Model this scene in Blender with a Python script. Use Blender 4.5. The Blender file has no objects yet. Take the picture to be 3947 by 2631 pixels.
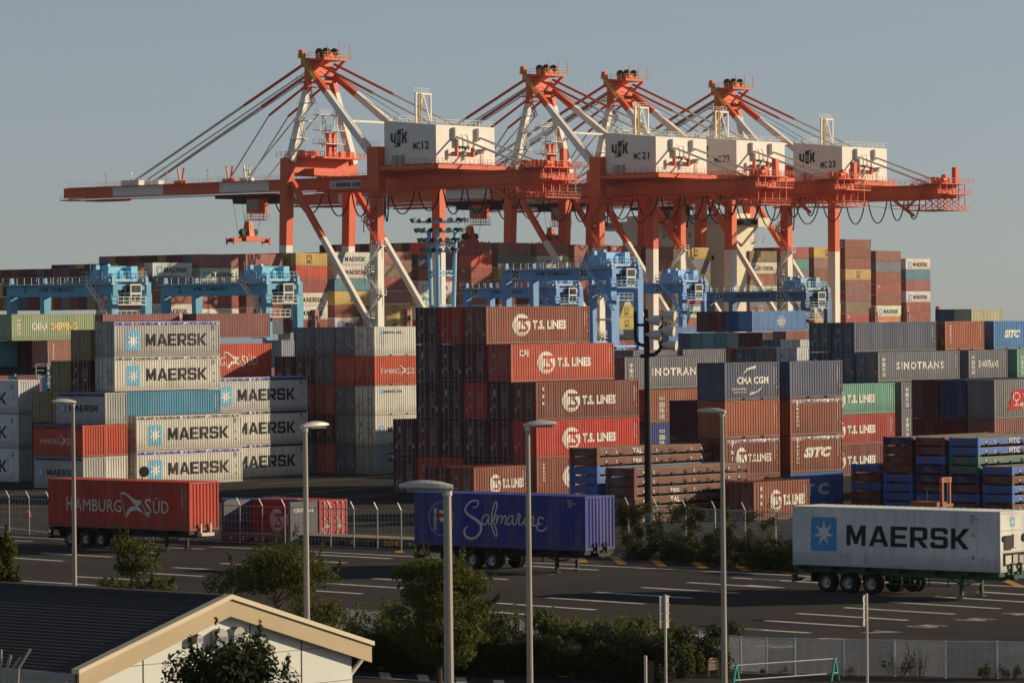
import bpy, bmesh, math, random
from mathutils import Vector, Matrix
random.seed(7)
scene = bpy.context.scene
COL = scene.collection

# ------------------------------------------------------------------ camera model (fitted to container corners)
F = 15230.; ROLL = .0092; HY = 1238.3; H = 13.4; PW, PH = 3947., 2631.; CX = PW/2; CY = PH/2
PT = math.atan((HY-CY)/F); CP, SP = math.cos(PT), math.sin(PT); CR, SR = math.cos(ROLL), math.sin(ROLL)
cam = bpy.data.cameras.new("camera"); camo = bpy.data.objects.new("camera", cam); COL.objects.link(camo)
cam.sensor_width = 36; cam.lens = F/PW*36; cam.clip_start = 1; cam.clip_end = 9000
right = Vector((CR, SR*SP, -SR*CP)); fwd = Vector((0, CP, SP)); up = right.cross(fwd)
camo.matrix_world = Matrix.Translation((0, 0, H)) @ Matrix((right, up, -fwd)).transposed().to_4x4()
cam.dof.use_dof = True; cam.dof.focus_distance = 400; cam.dof.aperture_fstop = 8
scene.camera = camo

# ------------------------------------------------------------------ daylight
SUN_AZ = math.radians(10.5)      # sun stands to the right, a little beyond the picture plane
SUN_EL = math.radians(17.5)
sdir = Vector((math.cos(SUN_EL)*math.cos(SUN_AZ), math.cos(SUN_EL)*math.sin(SUN_AZ), math.sin(SUN_EL)))
world = bpy.data.worlds.new("World"); scene.world = world; world.use_nodes = True
nt = world.node_tree; bg = nt.nodes["Background"]
sky = nt.nodes.new("ShaderNodeTexSky"); sky.sky_type = 'NISHITA'; sky.sun_disc = False
sky.sun_elevation = SUN_EL; sky.sun_rotation = math.pi/2 - SUN_AZ
sky.altitude = 0; sky.air_density = 0.7; sky.dust_density = 0.15; sky.ozone_density = 3.0
hs = nt.nodes.new("ShaderNodeHueSaturation"); hs.inputs["Saturation"].default_value = .5      # thin high haze
nt.links.new(sky.outputs[0], hs.inputs["Color"]); nt.links.new(hs.outputs[0], bg.inputs[0]); bg.inputs[1].default_value = 0.074
sl = bpy.data.lights.new("sun", 'SUN'); so = bpy.data.objects.new("sun", sl); COL.objects.link(so)
sl.energy = 5.0; sl.angle = math.radians(.6); sl.color = (1.0, .80, .56)
so.rotation_euler = sdir.to_track_quat('Z', 'Y').to_euler()
scene.view_settings.view_transform = 'Standard'; scene.view_settings.look = 'None'
scene.view_settings.exposure = 0.0; scene.view_settings.gamma = 1.0
scene.render.engine = 'CYCLES'
scene.cycles.use_denoising = True; scene.cycles.max_bounces = 6; scene.cycles.diffuse_bounces = 3
scene.cycles.glossy_bounces = 2; scene.cycles.transparent_max_bounces = 12; scene.cycles.volume_bounces = 0

# ------------------------------------------------------------------ pixel <-> world helpers
def ray(px, py):
    dx, dy = px-CX, py-CY
    x = (dx*CR-dy*SR)/F; y = (dx*SR+dy*CR)/F
    return (x, CP+y*SP, SP-y*CP)
def G(px, py, z=0.):
    r = ray(px, py); t = (z-H)/r[2]; return Vector((r[0]*t, r[1]*t, z))
def AD(px, py, D):
    r = ray(px, py); t = D/r[1]; return Vector((r[0]*t, D, H+r[2]*t))
def inplane(px, py, P, d):
    """pixel -> (distance along d from P, height) in the vertical plane through P along d"""
    r = ray(px, py); det = -r[0]*d[1]+d[0]*r[1]
    k = (-P[0]*d[1]+d[0]*P[1])/det
    return ((k*r[0]-P[0])*d[0]+(k*r[1]-P[1])*d[1], H+k*r[2])
YA = math.radians(48.2)                       # yard axis: containers lie along U
U = Vector((math.cos(YA), math.sin(YA), 0)); V = Vector((-math.sin(YA), math.cos(YA), 0))
Z3 = Vector((0, 0, 1))
def UVP(u, v, z=0.): return U*u+V*v+Z3*z
def touv(p): return p.dot(U), p.dot(V)

# ------------------------------------------------------------------ colour
def lin(c):
    return tuple(((x/255)/12.92 if x/255 <= .04045 else ((x/255+.055)/1.055)**2.4) for x in c)
def S(r, g, b): return lin((r, g, b))+(1.,)

# ------------------------------------------------------------------ materials
MATS = {}
def newmat(name):
    m = bpy.data.materials.new(name); m.use_nodes = True; MATS[name] = m
    return m, m.node_tree, m.node_tree.nodes["Principled BSDF"]
def N(nt, t, **kw):
    n = nt.nodes.new(t)
    for k, v in kw.items(): setattr(n, k, v)
    return n
def math_node(nt, op, a, b=None, clamp=False):
    n = N(nt, "ShaderNodeMath", operation=op); n.use_clamp = clamp
    for i, x in enumerate((a, b)):
        if x is None: continue
        if isinstance(x, (int, float)): n.inputs[i].default_value = x
        else: nt.links.new(x, n.inputs[i])
    return n.outputs[0]
def mixc(nt, fac, a, b, mode='MIX'):
    n = N(nt, "ShaderNodeMix", data_type='RGBA', blend_type=mode)
    for sck, x in ((n.inputs[0], fac), (n.inputs[6], a), (n.inputs[7], b)):
        if isinstance(x, (int, float)): sck.default_value = x
        elif isinstance(x, tuple): sck.default_value = x
        else: nt.links.new(x, sck)
    return n.outputs[2]
def objvec(nt, sx, sy, sz, rnd=True):
    tc = N(nt, "ShaderNodeTexCoord"); mp = N(nt, "ShaderNodeMapping")
    mp.inputs["Scale"].default_value = (sx, sy, sz)
    nt.links.new(tc.outputs["Object"], mp.inputs[0])
    if rnd:
        oi = N(nt, "ShaderNodeObjectInfo"); cb = N(nt, "ShaderNodeCombineXYZ")
        r = math_node(nt, 'MULTIPLY', oi.outputs["Random"], 57.)
        for i in range(3): nt.links.new(r, cb.inputs[i])
        nt.links.new(cb.outputs[0], mp.inputs["Location"])
    return mp.outputs[0]
def noise(nt, vec, scale=1., detail=3., rough=.55):
    n = N(nt, "ShaderNodeTexNoise"); n.inputs["Scale"].default_value = scale
    n.inputs["Detail"].default_value = detail; n.inputs["Roughness"].default_value = rough
    if vec is not None: nt.links.new(vec, n.inputs["Vector"])
    return n.outputs[0]
def ramp(nt, fac, p0, p1, c0=(0, 0, 0, 1), c1=(1, 1, 1, 1)):
    n = N(nt, "ShaderNodeValToRGB"); e = n.color_ramp.elements
    e[0].position, e[1].position = p0, p1; e[0].color, e[1].color = c0, c1
    nt.links.new(fac, n.inputs[0]); return n.outputs[0]
def plain(name, col, rough=.6, metal=0., vary=.12, scale=.6, spec=.3):
    m, nt, b = newmat(name)
    n = noise(nt, objvec(nt, 1, 1, 1), scale, 4.)
    lo = tuple(x*(1-vary*1.6) for x in col[:3])+(1,); hi = tuple(min(1, x*(1+vary)) for x in col[:3])+(1,)
    nt.links.new(ramp(nt, n, .3, .7, lo, hi), b.inputs["Base Color"])
    b.inputs["Roughness"].default_value = rough; b.inputs["Metallic"].default_value = metal
    b.inputs["Specular IOR Level"].default_value = spec
    return m
def rib_bump(nt, b, period=.278, dist=.02):
    tc = N(nt, "ShaderNodeTexCoord"); sx = N(nt, "ShaderNodeSeparateXYZ"); nt.links.new(tc.outputs["Object"], sx.inputs[0])
    s = math_node(nt, 'SINE', math_node(nt, 'MULTIPLY', math_node(nt, 'SUBTRACT', sx.outputs[0], .12), 2*math.pi/period))
    bp = N(nt, "ShaderNodeBump"); bp.inputs["Distance"].default_value = dist; bp.inputs["Strength"].default_value = 1.
    nt.links.new(s, bp.inputs["Height"]); nt.links.new(bp.outputs[0], b.inputs["Normal"])
def paintmat(name, ribs=False, wear=1., rough=.5):
    """painted steel in the object's own colour, with sun-bleached patches, grime runs and rust"""
    m, nt, b = newmat(name)
    oi = N(nt, "ShaderNodeObjectInfo")
    big = noise(nt, objvec(nt, .35, .35, .5), 1., 3.)
    runs = noise(nt, objvec(nt, 2.4, 2.4, .22), 1., 4., .6)
    spots = noise(nt, objvec(nt, 3.2, 3.2, 2.2), 1., 5., .65)
    c = mixc(nt, ramp(nt, big, .3, .75), mixc(nt, 1., oi.outputs["Color"], (.80, .80, .80, 1), 'MULTIPLY'),
             mixc(nt, 1., oi.outputs["Color"], (1.12, 1.10, 1.08, 1), 'MULTIPLY'))
    fade = noise(nt, objvec(nt, .9, .9, .12), 1., 2.)
    c = mixc(nt, math_node(nt, 'MULTIPLY', ramp(nt, fade, .50, .60), .07*wear), c, (.55, .52, .48, 1))
    tc = N(nt, "ShaderNodeTexCoord"); sz = N(nt, "ShaderNodeSeparateXYZ"); nt.links.new(tc.outputs["Object"], sz.inputs[0])
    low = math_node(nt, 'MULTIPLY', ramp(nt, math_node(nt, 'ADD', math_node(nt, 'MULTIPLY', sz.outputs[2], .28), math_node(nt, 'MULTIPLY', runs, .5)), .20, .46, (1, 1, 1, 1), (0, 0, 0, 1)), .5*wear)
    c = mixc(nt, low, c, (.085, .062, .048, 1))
    c = mixc(nt, math_node(nt, 'MULTIPLY', ramp(nt, runs, .52, .78), .38*wear), c, (.075, .052, .04, 1))
    c = mixc(nt, math_node(nt, 'MULTIPLY', ramp(nt, spots, .66, .74), .75*wear), c, (.13, .045, .018, 1))
    nt.links.new(c, b.inputs["Base Color"])
    nt.links.new(math_node(nt, 'ADD', math_node(nt, 'MULTIPLY', big, .3), rough-.12), b.inputs["Roughness"])
    b.inputs["Specular IOR Level"].default_value = .25
    if ribs: rib_bump(nt, b)
    return m
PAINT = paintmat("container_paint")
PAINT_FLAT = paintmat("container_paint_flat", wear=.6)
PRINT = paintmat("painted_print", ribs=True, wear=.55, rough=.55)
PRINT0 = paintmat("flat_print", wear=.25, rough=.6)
FAINT = plain("galvanised", S(150, 152, 150), .5, .4, .08)
RUBBER = plain("rubber", S(22, 22, 23), .85, 0, .2)
BLACK = plain("black_steel", S(20, 20, 22), .6, .0, .2)
DARK = plain("dark_matte", S(28, 27, 26), .8, 0, .25)  # near-black for joints, vents, the notice board and painted recess shade
ZINC = plain("zinc_wire", S(165, 168, 170), .45, .5, .08)

# ------------------------------------------------------------------ mesh builder
class MB:
    def __init__(s): s.v = []; s.f = []; s.m = []; s.cm = 0
    def mat(s, i): s.cm = i; return s
    def quad(s, *p):
        b = len(s.v); s.v += [tuple(x) for x in p]; s.f.append(tuple(range(b, b+len(p)))); s.m.append(s.cm); return s
    def hexa(s, p):      # 8 points: bottom 4 ccw, top 4 ccw
        b = len(s.v); s.v += [tuple(x) for x in p]
        for q in ((3, 2, 1, 0), (4, 5, 6, 7), (0, 1, 5, 4), (1, 2, 6, 5), (2, 3, 7, 6), (3, 0, 4, 7)):
            s.f.append(tuple(b+i for i in q)); s.m.append(s.cm)
        return s
    def box(s, x0, y0, z0, x1, y1, z1):
        return s.hexa([(x0, y0, z0), (x1, y0, z0), (x1, y1, z0), (x0, y1, z0), (x0, y0, z1), (x1, y0, z1), (x1, y1, z1), (x0, y1, z1)])
    def beam(s, p, q, w, h=None, w2=None, h2=None, up=(0, 0, 1)):
        p, q = Vector(p), Vector(q); h = w if h is None else h; w2 = w if w2 is None else w2; h2 = h if h2 is None else h2
        d = (q-p).normalized(); upv = Vector(up)
        if abs(d.dot(upv)) > .999: upv = Vector((1, 0, 0))
        a = d.cross(upv).normalized(); c = a.cross(d).normalized()
        P = []
        for o, ww, hh in ((p, w, h), (q, w2, h2)):
            P += [o-a*ww/2-c*hh/2, o+a*ww/2-c*hh/2, o+a*ww/2+c*hh/2, o-a*ww/2+c*hh/2]
        return s.hexa([P[0], P[1], P[2], P[3], P[4], P[5], P[6], P[7]])
    def tube(s, p, q, r, n=6, r2=None, caps=True):
        p, q = Vector(p), Vector(q); r2 = r if r2 is None else r2
        d = (q-p).normalized(); upv = Vector((0, 0, 1)) if abs(d.z) < .95 else Vector((1, 0, 0))
        a = d.cross(upv).normalized(); c = a.cross(d)
        b = len(s.v)
        for o, rr in ((p, r), (q, r2)):
            for i in range(n):
                t = 2*math.pi*i/n; s.v.append(tuple(o+a*math.cos(t)*rr+c*math.sin(t)*rr))
        for i in range(n):
            j = (i+1) % n; s.f.append((b+i, b+j, b+n+j, b+n+i)); s.m.append(s.cm)
        if caps:
            s.f.append(tuple(b+i for i in range(n))[::-1]); s.m.append(s.cm)
            s.f.append(tuple(b+n+i for i in range(n))); s.m.append(s.cm)
        return s
    def path(s, pts, r, n=5):
        for i in range(len(pts)-1): s.tube(pts[i], pts[i+1], r, n, caps=(i in (0, len(pts)-2)))
        return s
    def mesh(s, name, mats=()):
        me = bpy.data.meshes.new(name); me.from_pydata(s.v, [], s.f)
        for m in mats: me.materials.append(m)
        if len(mats) > 1: me.polygons.foreach_set("material_index", s.m)
        me.update(); return me
    def build(s, name, mats, parent=None, color=None, smooth=False):
        if not isinstance(mats, (list, tuple)): mats = [mats]
        me = s.mesh(name, mats)
        if smooth: me.polygons.foreach_set("use_smooth", [True]*len(me.polygons))
        return ob(name, me, parent, color)
def ob(name, data, parent=None, color=None):
    o = bpy.data.objects.new(name, data); COL.objects.link(o)
    if parent is not None: o.parent = parent
    if color is not None: o.color = color if len(color) == 4 else tuple(color)+(1.,)
    return o
LABELS = {}
def tag(o, label, cat, group=None):
    n = LABELS.get(label, 0); LABELS[label] = n+1
    if n: print("DUPLICATE LABEL", label)
    o["label"] = label; o["category"] = cat
    if group: o["group"] = group
    return o
def empty(name, loc, rz=0., label=None, cat=None, group=None):
    o = bpy.data.objects.new(name, None); COL.objects.link(o); o.location = loc; o.rotation_euler = (0, 0, rz)
    o.empty_display_size = .5
    if label: tag(o, label, cat, group)
    return o
def structure(o): o["kind"] = "structure"; return o
def stuff(o): o["kind"] = "stuff"; return o
def copy_tree(o, parent=None):
    c = o.copy(); COL.objects.link(c); c.parent = parent
    for ch in list(o.children): copy_tree(ch, c)
    return c

# ------------------------------------------------------------------ flat print: text, polygons, strokes in a 2-D plane
TXT = {}
def text2d(body, bold=0., shear=0., space=1., vertical=False):
    key = (body, bold, shear, space, vertical)
    if key in TXT: return TXT[key]
    cu = bpy.data.curves.new("t", 'FONT'); cu.body = "\n".join(body) if vertical else body
    cu.size = 1; cu.offset = bold; cu.shear = shear; cu.space_character = space; cu.resolution_u = 2
    cu.fill_mode = 'FRONT'
    if vertical: cu.align_x = 'CENTER'; cu.space_line = 1.12
    o = bpy.data.objects.new("t", cu); COL.objects.link(o)
    dg = bpy.context.evaluated_depsgraph_get(); me = bpy.data.meshes.new_from_object(o.evaluated_get(dg))
    vs = [(v.co.x, v.co.y) for v in me.vertices]; fs = [tuple(p.vertices) for p in me.polygons]
    bpy.data.objects.remove(o); bpy.data.curves.remove(cu); bpy.data.meshes.remove(me)
    if vs:
        x0 = min(v[0] for v in vs); x1 = max(v[0] for v in vs); y0 = min(v[1] for v in vs); y1 = max(v[1] for v in vs)
        vs = [((x-x0)/max(1e-6, x1-x0), (y-y0)/max(1e-6, y1-y0)) for x, y in vs]
    TXT[key] = (vs, fs); return TXT[key]
class P2:
    """flat print gathered in a plane: a = across, b = up"""
    def __init__(s): s.v = []; s.f = []
    def add(s, vs, fs):
        b = len(s.v); s.v += vs; s.f += [tuple(b+i for i in f) for f in fs]; return s
    def text(s, body, a0, b0, a1, b1, **k):
        vs, fs = text2d(body, **k); return s.add([(a0+x*(a1-a0), b0+y*(b1-b0)) for x, y in vs], fs)
    def poly(s, pts):
        if len(pts) <= 4: return s.add(list(pts), [tuple(range(len(pts)))])
        from mathutils.geometry import tessellate_polygon
        tr = tessellate_polygon([[Vector((x, y, 0)) for x, y in pts]])
        fs = []
        for t in tr:
            (ax, ay), (bx, by), (cx, cy) = (pts[i] for i in t)
            fs.append(tuple(t) if (bx-ax)*(cy-ay)-(by-ay)*(cx-ax) > 0 else tuple(t)[::-1])
        return s.add(list(pts), fs)
    def rect(s, a0, b0, a1, b1): return s.poly([(a0, b0), (a1, b0), (a1, b1), (a0, b1)])
    def rrect(s, a0, b0, a1, b1, r):
        p = []
        for cx, cy, t0 in ((a1-r, b0+r, -90), (a1-r, b1-r, 0), (a0+r, b1-r, 90), (a0+r, b0+r, 180)):
            for k in range(4): t = math.radians(t0+30*k); p.append((cx+r*math.cos(t), cy+r*math.sin(t)))
        return s.poly(p)
    def disc(s, ca, cb, ra, rb, n=28, t0=0., t1=360.):
        return s.poly([(ca+ra*math.cos(math.radians(t0+(t1-t0)*i/n)), cb+rb*math.sin(math.radians(t0+(t1-t0)*i/n))) for i in range(n)])
    def stroke(s, pts, w):
        n = len(pts); ws = w if isinstance(w, (list, tuple)) else [w]*n
        L = []; R = []
        for i in range(n):
            a = pts[max(0, i-1)]; b = pts[min(n-1, i+1)]
            dx, dy = b[0]-a[0], b[1]-a[1]; l = math.hypot(dx, dy) or 1.
            nx, ny = -dy/l*ws[i]/2, dx/l*ws[i]/2
            L.append((pts[i][0]+nx, pts[i][1]+ny)); R.append((pts[i][0]-nx, pts[i][1]-ny))
        for i in range(n-1): s.poly([R[i], R[i+1], L[i+1], L[i]])
        return s
    def ring(s, ca, cb, ra, rb, w, n=32, t0=0., t1=360.):
        return s.stroke([(ca+ra*math.cos(math.radians(t0+(t1-t0)*i/n)), cb+rb*math.sin(math.radians(t0+(t1-t0)*i/n))) for i in range(n+1)], w)
    def map(s, fn): s.v = [fn(*p) for p in s.v]; return s
    def mesh(s, name, mat, o=(0, 0, 0), a=(1, 0, 0), b=(0, 0, 1)):
        """lay the print into space; seen with a to the right and b up"""
        o, a, b = Vector(o), Vector(a), Vector(b)
        me = bpy.data.meshes.new(name); me.from_pydata([tuple(o+a*x+b*y) for x, y in s.v], [], s.f)
        me.materials.append(mat); me.update(); return me
def smooth_path(pts, k=4):
    out = []
    n = len(pts)
    for i in range(n-1):
        p0 = pts[max(0, i-1)]; p1 = pts[i]; p2 = pts[i+1]; p3 = pts[min(n-1, i+2)]
        for j in range(k):
            t = j/k
            out.append(tuple(.5*((2*p1[c])+(-p0[c]+p2[c])*t+(2*p0[c]-5*p1[c]+4*p2[c]-p3[c])*t*t+(-p0[c]+3*p1[c]-3*p2[c]+p3[c])*t**3) for c in range(len(p1))))
    out.append(tuple(pts[-1])); return out
def quadmap(TL, TR, BL, BR, w, h):
    """picture coordinates on a face -> metres on that face"""
    def fn(x, y):
        u = v = .5
        for _ in range(8):
            bx = (1-v)*((1-u)*BL[0]+u*BR[0])+v*((1-u)*TL[0]+u*TR[0])-x
            by = (1-v)*((1-u)*BL[1]+u*BR[1])+v*((1-u)*TL[1]+u*TR[1])-y
            ux = (1-v)*(BR[0]-BL[0])+v*(TR[0]-TL[0]); uy = (1-v)*(BR[1]-BL[1])+v*(TR[1]-TL[1])
            vx = (1-u)*(TL[0]-BL[0])+u*(TR[0]-BR[0]); vy = (1-u)*(TL[1]-BL[1])+u*(TR[1]-BR[1])
            d = ux*vy-uy*vx; u -= (bx*vy-by*vx)/d; v -= (ux*by-uy*bx)/d
        return (u*w, v*h)
    return fn
# ================================================================== shipping containers
CW = 2.438; L40 = 12.192; L20 = 6.058; HC = 2.896; H8 = 2.591
MC = {}
def cached(key, fn):
    if key not in MC: MC[key] = fn()
    return MC[key]
def rib_profile(x0, x1, period, flat=.26, slope=.24):
    n = max(1, round((x1-x0)/period)); p = (x1-x0)/n; out = []
    for i in range(n):
        a = x0+i*p
        out += [(a, 0), (a+p*flat, 0), (a+p*(flat+slope), 1), (a+p*(2*flat+slope), 1)]
    out.append((x1, 0)); return out
def side_mesh(L, Hh, y, sgn, z0=.16, z1=None):
    z1 = Hh-.07 if z1 is None else z1
    def fn():
        m = MB(); pr = rib_profile(.11, L-.11, .278)
        for (xa, da), (xb, db) in zip(pr, pr[1:]):
            ya = y+sgn*(.010+.036*da); yb = y+sgn*(.010+.036*db)
            q = [(xa, ya, z0), (xb, yb, z0), (xb, yb, z1), (xa, ya, z1)]
            m.quad(*(q if sgn > 0 else q[::-1]))
        return m.mesh("side_panel", [PAINT])
    return cached(("side", L, Hh, sgn, z0, z1), fn)
def endwall_mesh(Hh, x, sgn):
    def fn():
        m = MB(); pr = rib_profile(.11, CW-.11, .27, .22, .28); z0, z1 = .16, Hh-.11
        for (ya, da), (yb, db) in zip(pr, pr[1:]):
            xa = x+sgn*(.012+.045*da); xb = x+sgn*(.012+.045*db)
            q = [(xa, ya, z0), (xb, yb, z0), (xb, yb, z1), (xa, ya, z1)]
            m.quad(*(q[::-1] if sgn > 0 else q))
        return m.mesh("end_wall", [PAINT])
    return cached(("endw", Hh, x, sgn), fn)
def roof_mesh(L, Hh):
    def fn():
        m = MB(); pr = rib_profile(.11, L-.11, .42, .3, .2); z = Hh-.035
        for (xa, da), (xb, db) in zip(pr, pr[1:]):
            m.quad((xa, .07, z+.03*da), (xb, .07, z+.03*db), (xb, CW-.07, z+.03*db), (xa, CW-.07, z+.03*da))
            m.quad((xa, .07, z-.05), (xb, .07, z-.05), (xb, .07, z+.03*db), (xa, .07, z+.03*da))
        return m.mesh("roof_panel", [PAINT])
    return cached(("roof", L, Hh), fn)
def frame_mesh(L, Hh, pockets):
    def fn():
        m = MB(); p = .11
        for x in (0, L-p):
            for y in (0, CW-p): m.box(x, y, .0, x+p, y+p, Hh)
        for y in (.004, CW-.064):
            m.box(p, y, Hh-.075, L-p, y+.06, Hh-.006)
            if pockets:
                a, b = L/2-1.03-.18, L/2+1.03-.18
                for xa, xb in ((p, a), (a+.36, b), (b+.36, L-p)): m.box(xa, y, .012, xb, y+.06, .165)
                for xa in (a, b): m.box(xa, y, .13, xa+.36, y+.06, .165)
            else: m.box(p, y, .012, L-p, y+.06, .165)
        for x in (.004, L-.064):
            m.box(x, p, Hh-.12, x+.06, CW-p, Hh-.006); m.box(x, p, .012, x+.06, CW-p, .165)
        m.box(p, .08, .05, L-p, CW-.08, .15)                     # floor
        for x in (-.005, L-.173):
            for y in (-.005, CW-.157):
                for z in (-.004, Hh-.114): m.box(x, y, z, x+.178, y+.162, z+.118)   # corner castings
        return m.mesh("frame", [PAINT])
    return cached(("frame", L, Hh, pockets), fn)
def door_mesh(Hh, k, x, sgn):
    def fn():
        m = MB(); w = (CW-.24)/2-.012; y0 = .12+k*(w+.024); z0, z1 = .17, Hh-.125
        n = 5; h = (z1-z0)/n
        for i in range(n):
            a = z0+i*h
            m.box(x if sgn > 0 else x-.05, y0, a, x+.05 if sgn > 0 else x, y0+w, a+h*.72)
            m.box(x+.02 if sgn > 0 else x-.05, y0+.004, a+h*.72, x+.05 if sgn > 0 else x-.02, y0+w-.004, a+h)
        return m.mesh("door", [PAINT])
    return cached(("door", Hh, k, x, sgn), fn)
def rod_mesh(Hh, k, x, sgn):
    def fn():
        y = (.42, .86, 1.53, 1.98)[k]; m = MB(); xo = x-sgn*.035
        m.tube((xo, y, .1), (xo, y, Hh-.08), .022, 6, caps=False)
        for z in (.14, .62, Hh/2+.2, Hh-.14): m.box(xo-.03, y-.055, z-.05, xo+.03, y+.055, z+.05)
        m.box(xo-.03, y-.02, 1.02, xo, y+.42*(1 if k % 2 == 0 else -1), 1.07) if k in (0, 2) else m.box(xo-.03, y-.42, .93, xo, y+.02, .98)
        return m.mesh("lock_rod", [FAINT])
    return cached(("rod", Hh, k, x, sgn), fn)
def tarp_mesh(L, Hh):
    def fn():
        rnd = random.Random(3); m = MB(); n = int(L/.16); zt = Hh-.02; zb = Hh-.30
        xs = [.13+(L-.26)*i/n for i in range(n+1)]
        lo = [zb+rnd.uniform(-.03, .03) for _ in xs]; dy = [rnd.uniform(-.03, .012) for _ in xs]; dm = [rnd.uniform(-.045, .01) for _ in xs]; zm = [rnd.uniform(-.05, .05) for _ in xs]
        for y, sg in ((0, 1), (CW, -1)):
            for i in range(n):
                a, b = i, i+1
                r = [(xs[a], y+sg*dy[a], lo[a]), (xs[b], y+sg*dy[b], lo[b]), (xs[b], y+sg*(.01+dm[b]), (zt+zb)/2+zm[b]), (xs[a], y+sg*(.01+dm[a]), (zt+zb)/2+zm[a])]
                t = [r[3], r[2], (xs[b], y+sg*.05, zt), (xs[a], y+sg*.05, zt)]
                for q in (r, t): m.quad(*(q if sg > 0 else q[::-1]))
        for i in range(n):
            m.quad((xs[i], .05, zt), (xs[i+1], .05, zt), (xs[i+1], CW/2, zt+.06+.02*math.sin(i*1.3)), (xs[i], CW/2, zt+.06+.02*math.sin(i*1.3-1.3)))
            m.quad((xs[i], CW/2, zt+.06+.02*math.sin(i*1.3-1.3)), (xs[i+1], CW/2, zt+.06+.02*math.sin(i*1.3)), (xs[i+1], CW-.05, zt), (xs[i], CW-.05, zt))
        return m.mesh("tarpaulin", [TARP])
    return cached(("tarp", L, Hh), fn)
mt, _nt, _b = newmat("tarpaulin_vinyl")
_nt.links.new(N(_nt, "ShaderNodeObjectInfo").outputs["Color"], _b.inputs["Base Color"])
_b.inputs["Roughness"].default_value = .42; _b.inputs["Specular IOR Level"].default_value = .4
_bp = N(_nt, "ShaderNodeBump"); _bp.inputs["Strength"].default_value = .5; _bp.inputs["Distance"].default_value = .03
_nt.links.new(noise(_nt, objvec(_nt, 5, 5, 9), 1., 4.), _bp.inputs["Height"]); _nt.links.new(_bp.outputs[0], _b.inputs["Normal"])
TARP = mt
def smooth_side(L, Hh, y, sgn):
    def fn():
        m = MB(); z1 = Hh-.08; n = max(1, round(L/1.22)); w = (L-.22)/n
        for i in range(n):
            a = .11+i*w
            for xa, xb, d in ((a, a+w-.02, .006), (a+w-.02, a+w, .016)):
                q = [(xa, y+sgn*d, .62), (xb, y+sgn*d, .62), (xb, y+sgn*d, z1), (xa, y+sgn*d, z1)]
                m.quad(*(q if sgn > 0 else q[::-1]))
        zs = [.16+.046*i for i in range(11)]
        for i in range(10):
            d0 = .006+(.026 if i % 2 else 0); d1 = .006+(.026 if (i+1) % 2 else 0)
            q = [(.11, y+sgn*d0, zs[i]), (L-.11, y+sgn*d0, zs[i]), (L-.11, y+sgn*d1, zs[i+1]), (.11, y+sgn*d1, zs[i+1])]
            m.quad(*(q if sgn > 0 else q[::-1]))
        return m.mesh("side_panel", [REEFER])
    return cached(("smooth", L, Hh, sgn), fn)
REEFER = paintmat("reefer_panel_paint", wear=.9, rough=.45)

# ------------------------------------------------------------------ print on the long sides (local plane y = 0, seen from -y)
WHITE = S(222, 220, 210); INK = S(28, 30, 34); SKY = S(112, 182, 214)
YEL = S(214, 150, 30); GOLD = S(200, 160, 40)
PY = -.002
def pm(p, name="lettering", y=PY, mat=None): return p.mesh(name, mat or PRINT, (0, y, 0))
M_ = [(0, 0), (.20, 0), (.20, .60), (.38, .08), (.54, .08), (.72, .60), (.72, 0), (.92, 0), (.92, 1), (.68, 1), (.46, .42), (.24, 1), (0, 1)]
A_ = [(0, 0), (.21, 0), (.28, .19), (.66, .19), (.73, 0), (.94, 0), (.60, 1), (.34, 1)]
A_H = [(.34, .36), (.60, .36), (.47, .76)]
E_ = [(0, 0), (.78, 0), (.78, .18), (.21, .18), (.21, .41), (.70, .41), (.70, .59), (.21, .59), (.21, .82), (.78, .82), (.78, 1), (0, 1)]
R_ = [(0, 0), (.21, 0), (.21, .33), (.36, .33), (.60, 0), (.85, 0), (.58, .35), (.81, .44), (.81, .90), (.71, 1), (0, 1)]
R_H = [(.21, .51), (.60, .51), (.60, .82), (.21, .82)]
S_ = [(.08, 0), (.70, 0), (.81, .1), (.81, .48), (.70, .59), (.21, .59), (.21, .82), (.60, .82), (.60, .70), (.80, .70), (.80, .9), (.70, 1), (.10, 1), (.01, .9), (.01, .51), (.11, .41), (.60, .41), (.60, .18), (.20, .18), (.20, .30), (0, .30), (0, .1)]
K_ = [(0, 0), (.20, 0), (.20, .39), (.28, .39), (.58, 0), (.85, 0), (.44, .5), (.85, 1), (.58, 1), (.28, .60), (.20, .60), (.20, 1), (0, 1)]
def holed(p, outer, hole, fx, fy):
    # outline with one opening: bridge the two loops
    k = min(((a, b) for a in range(len(outer)) for b in range(len(hole))), key=lambda t: (outer[t[0]][0]-hole[t[1]][0])**2+(outer[t[0]][1]-hole[t[1]][1])**2)
    from mathutils.geometry import tessellate_polygon
    tr = tessellate_polygon([[Vector((x, y, 0)) for x, y in outer], [Vector((x, y, 0)) for x, y in hole]])
    pts = outer+hole; fs = []
    for t in tr:
        (ax, ay), (bx, by), (cx, cy) = (pts[i] for i in t)
        fs.append(tuple(t) if (bx-ax)*(cy-ay)-(by-ay)*(cx-ax) > 0 else tuple(t)[::-1])
    p.add([(fx(x), fy(y)) for x, y in pts], fs)
def maersk_word(p, a0, b0, a1, b1):
    adv = [1.08, 1.04, .92, .96, .96, .83]; tot = sum(adv); x = 0.
    for g, ad in zip("MAERSK", adv):
        fx = lambda t, x=x: a0+(x+t)/tot*(a1-a0); fy = lambda t: b0+t*(b1-b0)
        if g == "A": holed(p, A_, A_H, fx, fy)
        elif g == "R": holed(p, R_, R_H, fx, fy)
        else: p.poly([(fx(u), fy(v)) for u, v in {"M": M_, "E": E_, "S": S_, "K": K_}[g]])
        x += ad
    return p
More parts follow.
